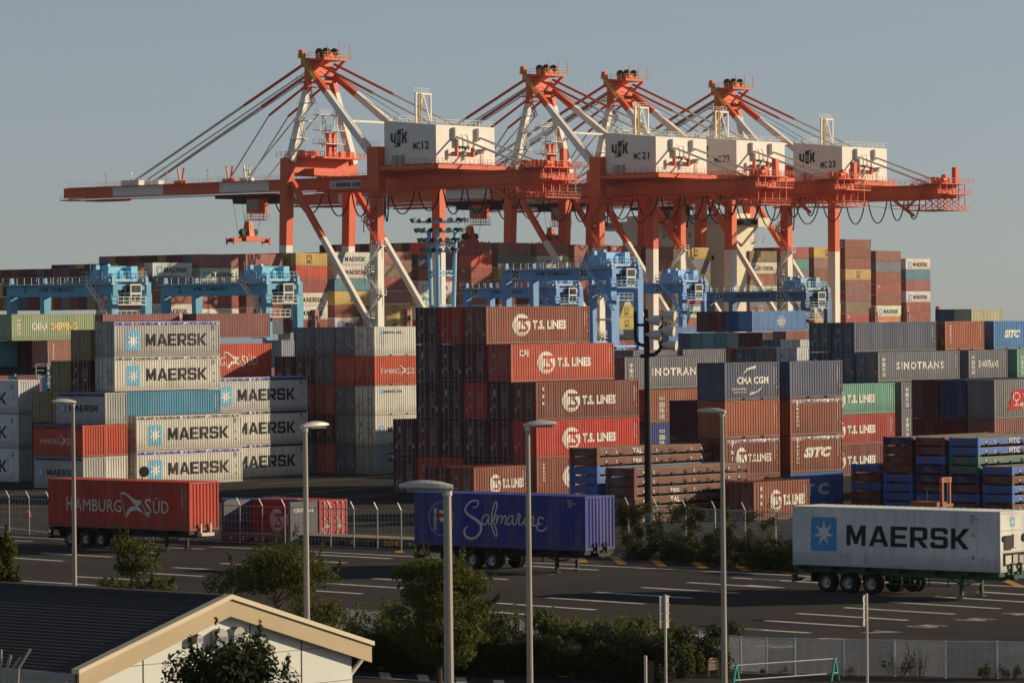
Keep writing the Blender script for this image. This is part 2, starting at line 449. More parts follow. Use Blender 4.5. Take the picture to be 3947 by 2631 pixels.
def star7(p, ca, cb, ra, rb):
    pts = []
    for i in range(14):
        r = 1 if i % 2 == 0 else .36; t = math.pi/2+i*math.pi/7
        pts.append((ca+ra*r*math.cos(t), cb+rb*r*math.sin(t)))
    n = len(pts); p.add(pts+[(ca, cb)], [(i, (i+1) % n, n) for i in range(n)]); return p
def d_maersk(L, Hh, k=1., word=(3.57, .84, 10.6, 1.86), box=(1.33, .46, 2.9, 2.13)):
    f = L/L40
    if L < 7: word = (.27*L40, 1.04, .86*L40, 1.56); box = (.085*L40, .96, .185*L40, 1.70)
    w = maersk_word(P2(), word[0]*f, word[1], word[2]*f, word[3])
    b = P2().rrect(box[0]*f, box[1], box[2]*f, box[3], .12)
    s = star7(P2(), (box[0]+box[2])/2*f, (box[1]+box[3])/2-.02, (box[2]-box[0])*.46*f, (box[3]-box[1])*.42)
    return [("logo_panel", pm(b), SKY), ("logo_star", pm(s, y=PY-.003), WHITE), ("lettering", pm(w), INK)]
def d_maersk_small(L, Hh):      # small header on older boxes
    p = P2().text("MAERSK LINE", L*.19, Hh-.62, L*.58, Hh-.40, bold=.015)
    b = P2().rect(L*.13, Hh-.68, L*.18, Hh-.34)
    return [("logo_panel", pm(b), SKY), ("lettering", pm(p), INK)]
def ts_disc(ca, cb, ra, rb):
    d = P2().disc(ca, cb, ra, rb, 32)
    o = P2()
    o.poly([(ca-ra*.38, cb+rb*.62), (ca+ra*1.02, cb+rb*.62), (ca+ra*1.02, cb+rb*.36), (ca-ra*.38, cb+rb*.36)])
    o.poly([(ca-.08*ra, cb+rb*.40), (ca+.10*ra, cb+rb*.40), (ca-.02*ra, cb-rb*.36), (ca-.24*ra, cb-rb*.52), (ca-.12*ra, cb-rb*.3)])
    o.stroke([(ca+ra*.40, cb+rb*.4), (ca+ra*.22, cb+rb*.16), (ca+ra*.56, cb-rb*.14), (ca+ra*.64, cb-rb*.36), (ca+ra*.44, cb-rb*.50), (ca-.28*ra, cb-rb*.50)], .24*ra)
    for i, (k, t0, t1) in enumerate(((.90, 120, 290), (.78, 150, 310), (.66, 95, 235))):
        o.ring(ca+ra*.06*i, cb-rb*.04*i, ra*k, rb*k, ra*.035, 18, t0, t1)
    return d, o
def d_ts(L, Hh, x0=3.0, x1=9.4, vert=None, head=None):
    f = 1.
    if L < 7: x0, x1 = 1.75*1, 5.55
    w = x1-x0; ra = w*.165; ca = x0+ra; cb = Hh*.50; rb = ra*.82
    if L < 7: rb = ra*1.15
    d, o = ts_disc(ca, cb, ra, rb)
    t = P2().text("T.S. LINES", x0+w*.365, cb-.35, x1, cb+.37, bold=.055)
    if vert: t.text(vert, .62, Hh*.40, 1.02, Hh*.88, bold=.03, vertical=True)
    if head: t.text(head, .95, Hh-.95, 2.0, Hh-.42, bold=.03)
    return [("logo_disc", pm(d), WHITE), ("logo_mark", pm(o, y=PY-.003), None), ("lettering", pm(t), WHITE)]
def d_word(body, a0, b0, a1, b1, col=WHITE, bold=.03, shear=0., space=1., vertical=False):
    def fn(L, Hh): return [("lettering", pm(P2().text(body, a0*L, b0*Hh, a1*L, b1*Hh, bold=bold, shear=shear, space=space, vertical=vertical)), col)]
    return fn
def d_sino(L, Hh, x0=.22, x1=.80):
    p = P2().text("SINOTRANS", L*x0, Hh*.40, L*x1, Hh*.655, bold=.035, space=1.25)
    p.text("中国外运", L*(.044 if L > 7 else .07), Hh*.17, L*(.09 if L > 7 else .165), Hh*.82, bold=.02, vertical=True)
    return [("lettering", pm(p), WHITE)]
def d_sino20(L, Hh): return d_sino(L, Hh, .25, .76)
def d_sitc(L, Hh, a0=.27, a1=.70):
    p = P2().text("SITC", L*a0, Hh*.40, L*a1, Hh*.68, bold=.07, shear=.28)
    return [("lettering", pm(p), WHITE)]
def d_triton(L, Hh): return [("lettering", pm(P2().text("TRITON", L*.10, Hh*.24, L*.17, Hh*.86, bold=.03, vertical=True)), WHITE)]
def d_triton_sitc(L, Hh): return d_triton(L, Hh)+d_sitc(L, Hh, .24, .78)
def d_triton_ts(L, Hh):
    t = P2().text("TRI", L*.09, Hh*.42, L*.16, Hh*.86, bold=.03, vertical=True)
    d, o = ts_disc(L*.29, Hh*.46, L*.105, Hh*.30)
    t.text("T.S.LINES", L*.41, Hh*.36, L*.84, Hh*.58, bold=.035)
    return [("logo_disc", pm(d), WHITE), ("logo_mark", pm(o, y=PY-.003), None), ("lettering", pm(t), WHITE)]
def d_msc(L, Hh):
    p = P2(); x = L*.44; w = L*.125
    p.stroke([(x, Hh*.5), (x, Hh*.78), (x+w, Hh*.78), (x+w, Hh*.5)], .16).stroke([(x+w*.5, Hh*.78), (x+w*.5, Hh*.5)], .14)
    p.text("SC", x-.05, Hh*.22, x+w+.1, Hh*.44, bold=.05)
    return [("lettering", pm(p), S(70, 55, 20))]
def d_cma(L, Hh):
    p = P2().text("CMA CGM", L*.22, Hh*.42, L*.80, Hh*.62, bold=.04)
    p.text("ecocontainer", L*.13, Hh*.275, L*.40, Hh*.335, bold=.02).text("bamboo flooring", L*.15, Hh*.18, L*.40, Hh*.24, bold=.02)
    p.poly([(L*.31, Hh*.66), (L*.40, Hh*.84), (L*.58, Hh*.92), (L*.56, Hh*.84), (L*.42, Hh*.80)])
    p.poly([(L*.70, Hh*.38), (L*.62, Hh*.22), (L*.45, Hh*.12), (L*.46, Hh*.20), (L*.58, Hh*.22)])
    return [("lettering", pm(p), WHITE)]
FLAG_T = [(925, 355), (965, 342), (1010, 360), (1060, 405), (1110, 435), (1165, 435), (1155, 490), (1115, 500), (1075, 470), (1040, 420), (990, 375), (930, 362)]
FLAG_B = [(990, 635), (1005, 560), (1040, 510), (1110, 495), (1150, 530), (1200, 590), (1265, 625), (1230, 620), (1170, 570), (1110, 545), (1050, 560)]
def d_hamburg(L, Hh):
    q = quadmap((105, 185), (1700, 240), (105, 735), (1695, 780), L, Hh)
    fl = P2().poly(FLAG_T[::-1]).poly(FLAG_B[::-1]).stroke([(930, 360), (990, 632)], 6).stroke([(1160, 437), (1205, 550), (1250, 620)], 6); fl.map(q)
    fl.f = [f[::-1] for f in fl.f]
    t = P2(); k = L/L40
    t.text("H", 1.64*k, 1.0*Hh/HC, 2.10*k, 1.86*Hh/HC, bold=.0).text("AMBURG", 2.32*k, 1.0*Hh/HC, 6.40*k, 1.74*Hh/HC, bold=.0)
    t.text("S", 8.40*k, .92*Hh/HC, 8.98*k, 1.86*Hh/HC, bold=0.).text("ÜD", 9.12*k, 1.0*Hh/HC, 10.43*k, 1.92*Hh/HC, bold=0.)
    if L < 7:
        for pp in (fl, t): pp.map(lambda x, z: (x, Hh*.5+(z-Hh*.5)*.66))
    return [("logo_flag", pm(fl), WHITE), ("lettering", pm(t), WHITE)]
def d_china(L, Hh):
    t = P2().text("CHINA", L*.24, Hh*.38, L*.43, Hh*.68, bold=.04); g = P2().text("SHIPPING", L*.47, Hh*.38, L*.78, Hh*.68, bold=.04)
    t.text("中国海运", L*.055, Hh*.20, L*.10, Hh*.82, bold=.02, vertical=True)
    return [("lettering", pm(t), WHITE), ("lettering", pm(g), S(224, 200, 130))]
def d_cosco(L, Hh):
    p = P2(); ca, cb = L*.545, Hh*.5; r = Hh*.27
    p.ring(ca, cb, r, r, .06).ring(ca, cb, r*.45, r, .05).stroke([(ca-r, cb+r*.5), (ca+r, cb+r*.5)], .05).stroke([(ca-r, cb-r*.5), (ca+r, cb-r*.5)], .05)
    p.text("COSCO", ca-r*1.25, cb-.10, ca+r*1.25, cb+.28, bold=.04).text("SHIPPING", ca-r*1.2, cb-.38, ca+r*1.2, cb-.18, bold=.02)
    return [("lettering", pm(p), WHITE)]
def d_po(L, Hh):
    return [("logo_panel", pm(P2().rect(L*.26, Hh*.44, L*.52, Hh*.72)), S(28, 40, 92)), ("lettering", pm(P2().text("P&O", L*.28, Hh*.5, L*.50, Hh*.66, bold=.03), y=PY-.003), WHITE)]
def d_cr(L, Hh):
    pnl = P2().poly([(L*.14, Hh*.22), (L*.30, Hh*.22), (L*.34, Hh*.74), (L*.20, Hh*.74)])
    p = P2().ring(L*.235, Hh*.56, L*.035, Hh*.10, .07).stroke([(L*.235, Hh*.46), (L*.235, Hh*.34)], .12).stroke([(L*.205, Hh*.34), (L*.265, Hh*.34)], .06)
    p.text("CR", L*.31, Hh*.48, L*.48, Hh*.74, bold=.05).text("express", L*.27, Hh*.27, L*.50, Hh*.40, bold=.02, shear=.2)
    return [("logo_panel", pm(pnl), S(176, 40, 42)), ("lettering", pm(p, y=PY-.003), WHITE)]
SAF = [  # strokes followed off the script lettering, picture coordinates on the side of the blue box
 ([(740, 262), (780, 255), (800, 225), (795, 195), (760, 188), (710, 205), (670, 250), (660, 290), (680, 325), (730, 360), (790, 400), (825, 440), (830, 490), (805, 545), (760, 580), (710, 585), (665, 560), (648, 520), (660, 480), (690, 458)],
  [8, 10, 12, 14, 15, 17, 18, 20, 24, 30, 32, 28, 24, 24, 26, 28, 26, 20, 14, 8]),
 ([(905, 340), (870, 340), (842, 375), (838, 420), (857, 440), (885, 425), (905, 380), (914, 340), (907, 400), (914, 435), (937, 428)], 13),
 ([(937, 428), (965, 365), (992, 270), (998, 225), (988, 203), (970, 225), (950, 300), (940, 380), (945, 450), (965, 520), (985, 562), (1000, 545), (990, 490), (970, 430), (960, 400)], 13),
 ([(960, 410), (985, 342), (1001, 355), (990, 432), (1018, 365), (1040, 342), (1052, 362), (1040, 432), (1064, 365), (1085, 345), (1094, 370), (1084, 430), (1108, 438)], 12),
 ([(1162, 352), (1130, 352), (1108, 395), (1115, 438), (1142, 425), (1162, 380), (1172, 345), (1164, 410), (1174, 440), (1194, 432)], 12),
 ([(1194, 432), (1212, 380), (1221, 325), (1242, 340), (1233, 385), (1226, 432), (1252, 442), (1284, 398)], 12),
 ([(1293, 368), (1287, 430), (1308, 440), (1325, 420)], 12),
 ([(1335, 360), (1328, 442), (1354, 378), (1376, 352), (1383, 380), (1373, 442), (1396, 450), (1416, 424)], 13),
 ([(1487, 380), (1452, 362), (1428, 390), (1440, 425), (1472, 428), (1440, 432), (1418, 462), (1430, 492), (1466, 502), (1500, 485), (1514, 460)], 13)]
def d_safmarine(L, Hh):
    q = quadmap((105, 98), (1912, 150), (110, 655), (1920, 710), L, Hh)
    p = P2()
    for pts, w in SAF:
        ws = w if isinstance(w, list) else [w]*len(pts)
        pp = smooth_path([(a, b, c) for (a, b), c in zip(pts, ws)], 3)
        p.stroke([(a, b) for a, b, c in pp], [c for a, b, c in pp])
    p.ring(400, 378, 132, 176, 4, 36)
    for dx in (0, 12, 24): p.stroke([(322+dx, 262+dx*.7), (322+dx, 500)], 5)
    p.text("MSKU", 1730, 205, 1775, 180, bold=.0).text("043 8112", 1732, 235, 1818, 210).text("45G1", 1734, 262, 1775, 240)
    w = P2().poly([(335, 270), (352, 268), (352, 400), (340, 400)]).poly([(382, 290), (440, 292), (440, 330), (382, 322)]).poly([(382, 362), (440, 372), (440, 412), (390, 410)]).poly([(440, 300), (505, 325), (462, 368), (492, 425), (440, 410)])
    r = P2().rect(355, 272, 382, 400).rect(340, 322, 420, 360)
    out = []
    for nm, pp, c, y in (("lettering", p, WHITE, PY), ("logo_flag", w, WHITE, PY), ("logo_cross", r, S(190, 60, 30), PY-.003)):
        pp.map(q); pp.f = [f[::-1] for f in pp.f]; out.append((nm, pm(pp, y=y), c))
    return out
def d_code(L, Hh, n=11):        # container number running down the right end, with warning labels below
    p = P2()
    for i in range(n): p.rect(L-.62, Hh*.86-i*.11-.07, L-.56, Hh*.86-i*.11)
    for i in range(4): p.rect(L-.36, Hh*.80-i*.11-.07, L-.31, Hh*.80-i*.11)
    y = P2().poly([(L-.42, Hh*.30), (L-.22, Hh*.30), (L-.32, Hh*.37)]).rect(L-.38, Hh*.47, L-.28, Hh*.53)
    return [("container_number", pm(p), WHITE), ("warning_label", pm(y), YEL)]
def d_code_dark(L, Hh):
    p = P2()
    for i in range(3): p.rect(L-.98, Hh*.86-i*.15-.07, L-.98+(.30, .42, .25)[i], Hh*.86-i*.15)
    y = P2().poly([(L-.80, Hh*.44), (L-.60, Hh*.44), (L-.70, Hh*.53)]).rect(L-.75, Hh*.22, L-.65, Hh*.29)
    return [("container_number", pm(p), S(60, 62, 64)), ("warning_label", pm(y), YEL)]
DECO = dict(maersk=d_maersk, maersk_small=d_maersk_small, ts=d_ts, ts_tex=lambda L, h: d_ts(L, h, vert="tex"), ts_triton=lambda L, h: d_ts(L, h, vert="TRITON"),
            ts_cai=lambda L, h: d_ts(L, h, head="CAI"), sino=d_sino, sino20=d_sino20, sitc=d_sitc, triton=d_triton, triton_sitc=d_triton_sitc, triton_ts=d_triton_ts, msc=d_msc,
            cma=d_cma, hamburg=d_hamburg, china=d_china, cosco=d_cosco, po=d_po, cr=d_cr, safmarine=d_safmarine, code=d_code, code_dark=d_code_dark,
            tex=d_word("tex", .05, .40, .085, .86, vertical=True), seaco=d_word("seaco", .10, .62, .30, .78, GOLD),
            tslines=d_word("T.S.LINES", .12, .40, .70, .62), cosco_old=d_word("COSCO", .25, .18, .75, .50, INK, space=1.3),
            zhong=d_word("中国外运", .09, .10, .16, .80, vertical=True, bold=.02), hyundai=d_word("HYUNDAI", .2, .36, .7, .6), cai=d_word("CAI", .06, .62, .16, .85),
            itc=d_word("I T C", .12, .38, .72, .70, bold=.05), beacon=d_word("BEACON", .18, .48, .40, .62, S(20, 20, 20)), sealand=d_word("SEALAND", .36, .18, .72, .38, INK),
            ccni=d_word("ccni", .12, .45, .42, .65), zim=d_word("ZIM", .42, .30, .56, .55, bold=.05), t_only=d_word("T", .6, .35, .72, .62))
DM = {}
def deco(key, L, Hh):
    k = (key, round(L, 2), Hh)
    if k not in DM: DM[k] = DECO[key](L, Hh)
    return DM[k]

# ------------------------------------------------------------------ markings on doors
def door_print(Hh, x, sgn, v):
    def fn():
        rnd = random.Random(v); p = P2(); y = P2()
        for i in range(4):
            zz = Hh*.76-i*(.17 if i < 2 else .2); p.rect(1.36, zz-.05, 1.36+rnd.uniform(.45, .75), zz)
        for i in range(6):
            zz = Hh*.56-i*.11; p.rect(1.40, zz-.04, 1.50, zz); p.rect(1.62, zz-.04, 1.62+rnd.uniform(.2, .34), zz)
        if v % 3 == 0: p.rect(.52, Hh*.62, .80, Hh*.80)
        if v % 3 == 1: p.disc(.62, Hh*.70, .16, .16, 12)
        p.rect(.22, .62, .40, .95); y.poly([(.60, Hh*.40), (.78, Hh*.40), (.69, Hh*.46)])
        if v % 4 == 0: y.rect(1.98, .62, 2.24, .98)
        a, b = ((0, -1, 0), (0, 0, 1)) if sgn > 0 else ((0, 1, 0), (0, 0, 1))
        o = (x-.006*sgn, CW if sgn > 0 else 0, 0)
        return [("door_markings", p.mesh("door_markings", PRINT0, o, a, b), S(150, 148, 142)), ("warning_label", y.mesh("warning_label", PRINT0, o, a, b), YEL)]
    return cached(("dprint", Hh, x, sgn, v % 12), fn)

TIER = ["ground", "second", "third", "fourth", "fifth", "sixth", "seventh", "eighth", "ninth"]
NCON = 0
def container(P, z, rz, L, Hh, col, label, decos=(), kind="dry", near="door", far="wall", group=None, tarp=S(52, 48, 130), doorcol=None, rods=True, name="shipping_container"):
    """P is the corner at local (0, 0); the box lies along local x; near is the end at x = 0, far the end at x = L"""
    global NCON
    NCON += 1
    t = empty(name, (P[0], P[1], z), rz, label, "container", group)
    col = col if len(col) == 4 else tuple(col)+(1.,)
    if kind == "reefer":
        ob("side_panel", smooth_side(L, Hh, 0, 1), t, col); ob("side_panel", smooth_side(L, Hh, CW, -1), t, col)
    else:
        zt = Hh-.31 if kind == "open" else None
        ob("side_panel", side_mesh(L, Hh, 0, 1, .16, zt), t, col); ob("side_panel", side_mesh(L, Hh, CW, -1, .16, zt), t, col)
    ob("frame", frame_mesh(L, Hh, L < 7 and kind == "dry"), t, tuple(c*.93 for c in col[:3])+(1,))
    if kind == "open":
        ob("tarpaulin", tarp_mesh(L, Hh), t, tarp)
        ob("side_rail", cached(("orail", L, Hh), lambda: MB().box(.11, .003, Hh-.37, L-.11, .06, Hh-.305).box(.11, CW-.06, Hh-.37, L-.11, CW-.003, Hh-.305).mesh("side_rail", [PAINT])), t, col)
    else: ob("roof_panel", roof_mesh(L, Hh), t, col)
    for end, x, sg in ((near, 0., 1), (far, L, -1)):
        if end == "wall": ob("end_wall", endwall_mesh(Hh, x, sg), t, col)
        elif end == "door":
            dc = doorcol or col
            for k in (0, 1): 
                d = ob("door", door_mesh(Hh, k, x+.03*sg, sg), t, dc)
                if rods:
                    for j in (2*k, 2*k+1): ob("lock_rod", rod_mesh(Hh, j, x+.03*sg, sg), d)
            if rods:
                for nm, me, c in door_print(Hh, x+.025*sg, sg, NCON): ob(nm, me, t, c)
    for key in decos:
        for nm, me, c in deco(key, L, Hh): ob(nm, me, t, c if c is not None else col)
    return t
RZU = YA                    # long side to the sun, doors to the left
RZV = YA-math.pi/2          # laid across: long side in shade, end wall to the sun
# ================================================================== the ground
def gmat(name, c0, c1, c2):
    m, nt, b = newmat(name)
    tc = N(nt, "ShaderNodeTexCoord"); geo = N(nt, "ShaderNodeNewGeometry")
    mp = N(nt, "ShaderNodeMapping"); mp.inputs["Rotation"].default_value = (0, 0, -YA); nt.links.new(geo.outputs["Position"], mp.inputs[0])
    mp2 = N(nt, "ShaderNodeMapping"); mp2.inputs["Scale"].default_value = (.35, .035, 1); nt.links.new(mp.outputs[0], mp2.inputs[0])
    big = noise(nt, mp.outputs[0], .045, 4.); wear = noise(nt, mp2.outputs[0], 1., 4., .6); grit = noise(nt, geo.outputs["Position"], 9., 3.)
    stain = noise(nt, mp.outputs[0], .4, 5., .6)
    c = mixc(nt, ramp(nt, big, .35, .65), c0, c1)
    c = mixc(nt, math_node(nt, 'MULTIPLY', ramp(nt, wear, .5, .72), .55), c, c2)
    c = mixc(nt, math_node(nt, 'MULTIPLY', ramp(nt, stain, .62, .72), .5), c, tuple(x*.35 for x in c0[:3])+(1,))
    c = mixc(nt, .35, c, mixc(nt, grit, (.0, .0, .0, 1), (1., 1., 1., 1)), 'OVERLAY')
    nt.links.new(c, b.inputs["Base Color"]); b.inputs["Roughness"].default_value = .95; b.inputs["Specular IOR Level"].default_value = .0
    bp = N(nt, "ShaderNodeBump"); bp.inputs["Strength"].default_value = .5; bp.inputs["Distance"].default_value = .02
    nt.links.new(grit, bp.inputs["Height"]); nt.links.new(bp.outputs[0], b.inputs["Normal"])
    return m
ASPHALT = gmat("asphalt", (.058, .055, .052, 1), (.078, .074, .069, 1), (.045, .043, .042, 1))
g = MB(); g.quad((-900, 20, 0), (900, 20, 0), (900, 1010, 0), (-900, 1010, 0)); structure(g.build("ground", ASPHALT))
WATER = plain("harbour_water", S(70, 84, 92), .12, 0, .1, .02)
g = MB(); g.quad((-4000, 60, -3), (4000, 60, -3), (4000, 8800, -3), (-4000, 8800, -3)); structure(g.build("harbour_water", WATER))
PAINTW = plain("road_paint_white", S(200, 200, 196), .7, 0, .22, 1.5)
PAINTY = plain("road_paint_yellow", S(190, 138, 40), .7, 0, .22, 1.5)
def gline(a, b, w, mat, name="road_marking", z=.006):
    d = (b-a).normalized(); n = Vector((-d.y, d.x, 0))*w/2; m = MB()
    m.quad(*(Vector((p.x, p.y, z)) for p in (a-n, b-n, b+n, a+n)))
    return structure(m.build(name, mat))

# ================================================================== colours of the boxes (paint as it would look under white light)
def PC(r, g, b):
    l = lin((r, g, b)); k = (1.02, .90, .74); return tuple(min(.86, x/y) for x, y in zip(l, k))
CREAM = PC(212, 200, 174); GREYC = PC(176, 168, 150); GREYD = PC(112, 110, 108); BLUEG = PC(82, 86, 98); BROWN = PC(138, 74, 52); BROWN2 = PC(122, 62, 44)
RED = PC(192, 50, 38); ORED = PC(190, 78, 54); HRED = PC(196, 76, 46); MAROON = PC(100, 34, 34); DMAR = PC(78, 30, 36); PURP = PC(78, 32, 44); TEAL = PC(72, 134, 150)
GREEN = PC(108, 158, 128); OLIVE = PC(142, 126, 74); NAVY = PC(54, 60, 84); BLUE = PC(70, 128, 170); LBLUE = PC(92, 132, 168); PGREEN = PC(150, 160, 112); TEALD = PC(84, 130, 124)
WHITEC = PC(206, 202, 188); YELL = PC(190, 158, 84); ORANGE = PC(202, 110, 74); PINKB = PC(150, 96, 82); GREYG = PC(140, 146, 132); DBLUE = PC(44, 62, 110)
SEEN = set()
ROWN = ["front row", "second row", "third row", "fourth row", "fifth row", "sixth row", "seventh row"]
def U_box(block, cname, col, u, v, z, L, Hh, tier, row, feat="", decos=(), kind="dry", near="door", tarp=S(52, 48, 130), rods=True, where=None, group=None):
    lab = f"{cname} container{(' '+feat) if feat else ''}, {TIER[tier]} tier, {where or ROWN[row]} of {block}"
    if len(lab.split()) > 16: lab = lab.replace('container with ', 'box with ').replace(' of the ', ', ').replace(', the ', ', ')
    if len(lab.split()) > 16: lab = lab.replace(' '+feat, '')
    k = 2
    base = lab
    return container(UVP(u, v), z, RZU, L, Hh, col, lab, decos, kind, near, "wall", group or f"containers in {block}", tarp, rods=rods)

# ---- central brown block (40 ft, doors to the left)
BN = "the central brown block"; u0, v0, pw, th = 225.6, 199.3, 2.52, HC+.02
TSB = {0: ("brown", BROWN, ["ts_triton", "code"], "with tall vertical lettering"), 1: ("red", RED, ["ts", "code"], "with white disc logo"), 2: ("brown", BROWN2, ["ts_tex", "code"], "with small vertical word"),
       3: ("orange red", ORED, ["ts_cai", "code"], "with white disc logo"), 4: ("light brown", BROWN, ["ts", "code"], "with white disc logo")}
top = {0: 3, 1: 4, 2: 5, 3: 5, 4: 5, 5: 2}
ends = {(4, 2): ("maroon", DMAR), (4, 3): ("red", RED), (4, 4): ("dark brown", PC(84, 48, 44)), (3, 1): ("maroon", MAROON), (3, 2): ("maroon", MAROON), (3, 3): ("dark maroon", DMAR), (3, 4): ("dark brown", PC(84, 48, 44)),
        (2, 2): ("red", RED), (1, 0): ("red", RED), (0, 4): ("red", RED), (0, 3): ("red", RED), (0, 5): ("purple", PURP), (1, 5): ("purple", PURP)}
for r in range(6):
    for t in range(top[r]):
        isface = (r == {0: 0, 1: 0, 2: 0, 3: 1, 4: 2}[t])
        if isface:
            cn, c, dc, ft = TSB[t]
        else:
            cn, c = ends.get((t, r), ("maroon", [MAROON, DMAR, PC(84, 40, 40)][(r*2+t) % 3])); dc, ft = (), ""
        U_box(BN, cn, c, u0, v0+r*pw, t*th, L40, HC, t, r, ft, dc)
for r in range(2):
    container(UVP(216.4, 197.4+r*2.5), 0, RZU, L20, H8, [BROWN, MAROON][r], ["small brown container with disc logo on the ground before the central block", "small maroon container showing only doors on the ground before the central block"][r],
              ["ts", "code"] if r == 0 else (), group="small containers before the central block")

# ---- stack behind it to the left, 20 ft boxes five high
BN = "the five-high stack left of centre"; u0, v0, th = 252., 241.6, H8+.02
rows = {4: [("cream", CREAM, ["maersk_small"], "with small heading"), ("grey", GREYD, (), ""), ("grey", GREYD, (), ""), ("grey", GREYD, (), "")],
        3: [("red", HRED, ["hamburg"], "with white flag logo"), ("red", HRED, (), ""), ("grey", GREYD, (), ""), ("maroon", MAROON, (), "")],
        2: [("cream", CREAM, ["maersk_small"], "with small heading"), ("grey", GREYD, (), ""), ("red", HRED, (), ""), ("red", HRED, (), "")],
        1: [("cream", CREAM, ["maersk"], "with star logo"), ("grey", GREYD, (), ""), ("maroon", MAROON, (), ""), ("maroon", DMAR, (), "")],
        0: [("grey green", GREYG, ["po"], "with blue name panel"), ("blue grey", BLUEG, (), ""), ("red", HRED, (), ""), ("grey", GREYD, (), "")]}
for t, rr in rows.items():
    for r, (cn, c, dc, ft) in enumerate(rr): U_box(BN, cn, c, u0, v0+r*2.52, t*th, L20, H8, t, r, ft, dc)
for t in range(4):
    cn, c = [("dark blue", NAVY), ("dark blue", NAVY), ("blue grey", BLUEG), ("red", MAROON)][t]
    U_box(BN, cn, c, u0, v0+4*2.52, t*th, L20, H8, t, 4)

# ---- pale open-top block on the left
BN = "the pale open-top block"; u0, v0, th = 223.5, 241.7, HC+.02
TARP_B = S(58, 54, 150); TARP_G = S(92, 90, 92)
for r, t, cn, c, kd, dc, tp, ft in ((0, 0, "cream", CREAM, "open", ["maersk", "code_dark"], TARP_B, "with blue cover"), (0, 1, "cream", CREAM, "open", ["maersk", "code_dark"], TARP_G, "with grey cover"),
                                    (1, 0, "cream", CREAM, "dry", (), None, ""), (1, 1, "cream", CREAM, "dry", (), None, ""), (1, 2, "teal", TEAL, "dry", ["code"], None, "without lettering"),
                                    (1, 3, "cream", CREAM, "open", ["maersk", "code_dark"], TARP_G, "with grey cover"), (1, 4, "cream", GREYC, "open", ["maersk", "code_dark"], S(50, 42, 140), "with shiny purple cover")):
    zz, hh = (t*th, HC) if r == 0 else ((t*2.61, H8) if t < 3 else (7.86+(t-3)*th, HC))
    U_box(BN, cn, c, u0, v0+r*2.6, zz, L40, hh, t, r, ft, dc, kd, tarp=tp or TARP_B)
for r, ts in ((2, [("grey", GREYD), ("grey", GREYD), ("grey", GREYD), ("maroon", DMAR), ("olive", OLIVE)]), (3, [("maroon", MAROON), ("red", RED), ("olive", OLIVE), ("olive", OLIVE)]), (4, [("maroon", DMAR), ("maroon", MAROON), ("olive", OLIVE)])):
    for t, (cn, c) in enumerate(ts): U_box(BN, cn, c, u0-.4, v0+.1+r*2.52, t*2.61, L40, H8, t, r)
# boxes laid across in front of it
BN2 = "the far left pair"
uh = inplane(321, 1881, UVP(0, 241.9), U)[0]
for i, t, cn, c, dc, ft in ((0, 0, "grey", GREYC, ["maersk"], "with star logo"), (1, 0, "cream", CREAM, (), ""), (0, 1, "red", HRED, ["hamburg"], "with flag logo"), (1, 1, "red", HRED, (), ""), (1, 2, "grey", GREYC, ["maersk"], "with star logo")):
    P = UVP(uh+i*2.5, 241.9+L20)
    container(P, t*2.62, RZV, L20, H8, c, f"{cn} open-top container {ft+', ' if ft else ''}{TIER[t]} tier, {['left', 'right'][i]} box of {BN2}", dc, "open", "door", "wall", "containers laid crosswise at far left", S(46, 48, 96))
# next bay
BN = "the pale row right of it"
P = G(1178, 1828.6); ur, vr = touv(P); ur = 249.3-L40; vr = 247.3
for t, (cn, c, kd, dc, tp, ft) in enumerate((("cream", CREAM, "open", ["maersk", "code_dark"], S(30, 30, 92), "with dark blue cover"), ("cream", CREAM, "open", ["maersk", "code_dark"], S(30, 30, 70), "with dark cover"),
                                             ("pale grey", PC(198, 190, 172), "open", ["maersk", "code_dark"], S(46, 42, 130), "with blue cover"))):
    U_box("the low pale row at left", cn, c, ur, vr, t*2.92, L40, HC, t, 0, ft, dc, kd, tarp=tp)
U_box("the low pale row at left", "orange red", HRED, ur-1.9, vr+2.55, 3*2.92, L40, HC, 3, 1, "with flag logo", ["hamburg"])
for t in range(3): U_box("the low pale row at left", "grey", GREYD, ur-1.9, vr+2.55, t*2.92, L40, HC, t, 1)

# ---- generic: put a box where the picture shows it, its size giving the distance
def pbox(px, yt, yb, L, Hh, tier, block, cname, col, feat="", decos=(), near="door", fill=True, where="face", kind="dry", base_h=None, rows=0, rowcols=(), fillcol=None):
    s = (yb-yt)/Hh; D = F/s; q = AD(px, yb, D); P = Vector((q.x, q.y, 0)); u, v = touv(P); th = base_h or (Hh+.02)
    z = tier*th
    U_box(block, cname, col, u, v, z, L, Hh, tier, 0, feat, decos, kind, near, where=where)
    for i in range(rows):
        cn, c = rowcols[i % len(rowcols)]
        U_box(block, cn, c, u, v+(i+1)*2.52, z, L, Hh, tier, i+1, where=ROWN[i+1], rods=D < 420)
    if fill:
        fc = fillcol or ("brown", BROWN2)
        for t in range(tier): U_box(block, fc[0], fc[1], u, v, t*th, L, Hh, t, 0, where=where, rods=False)
    return u, v

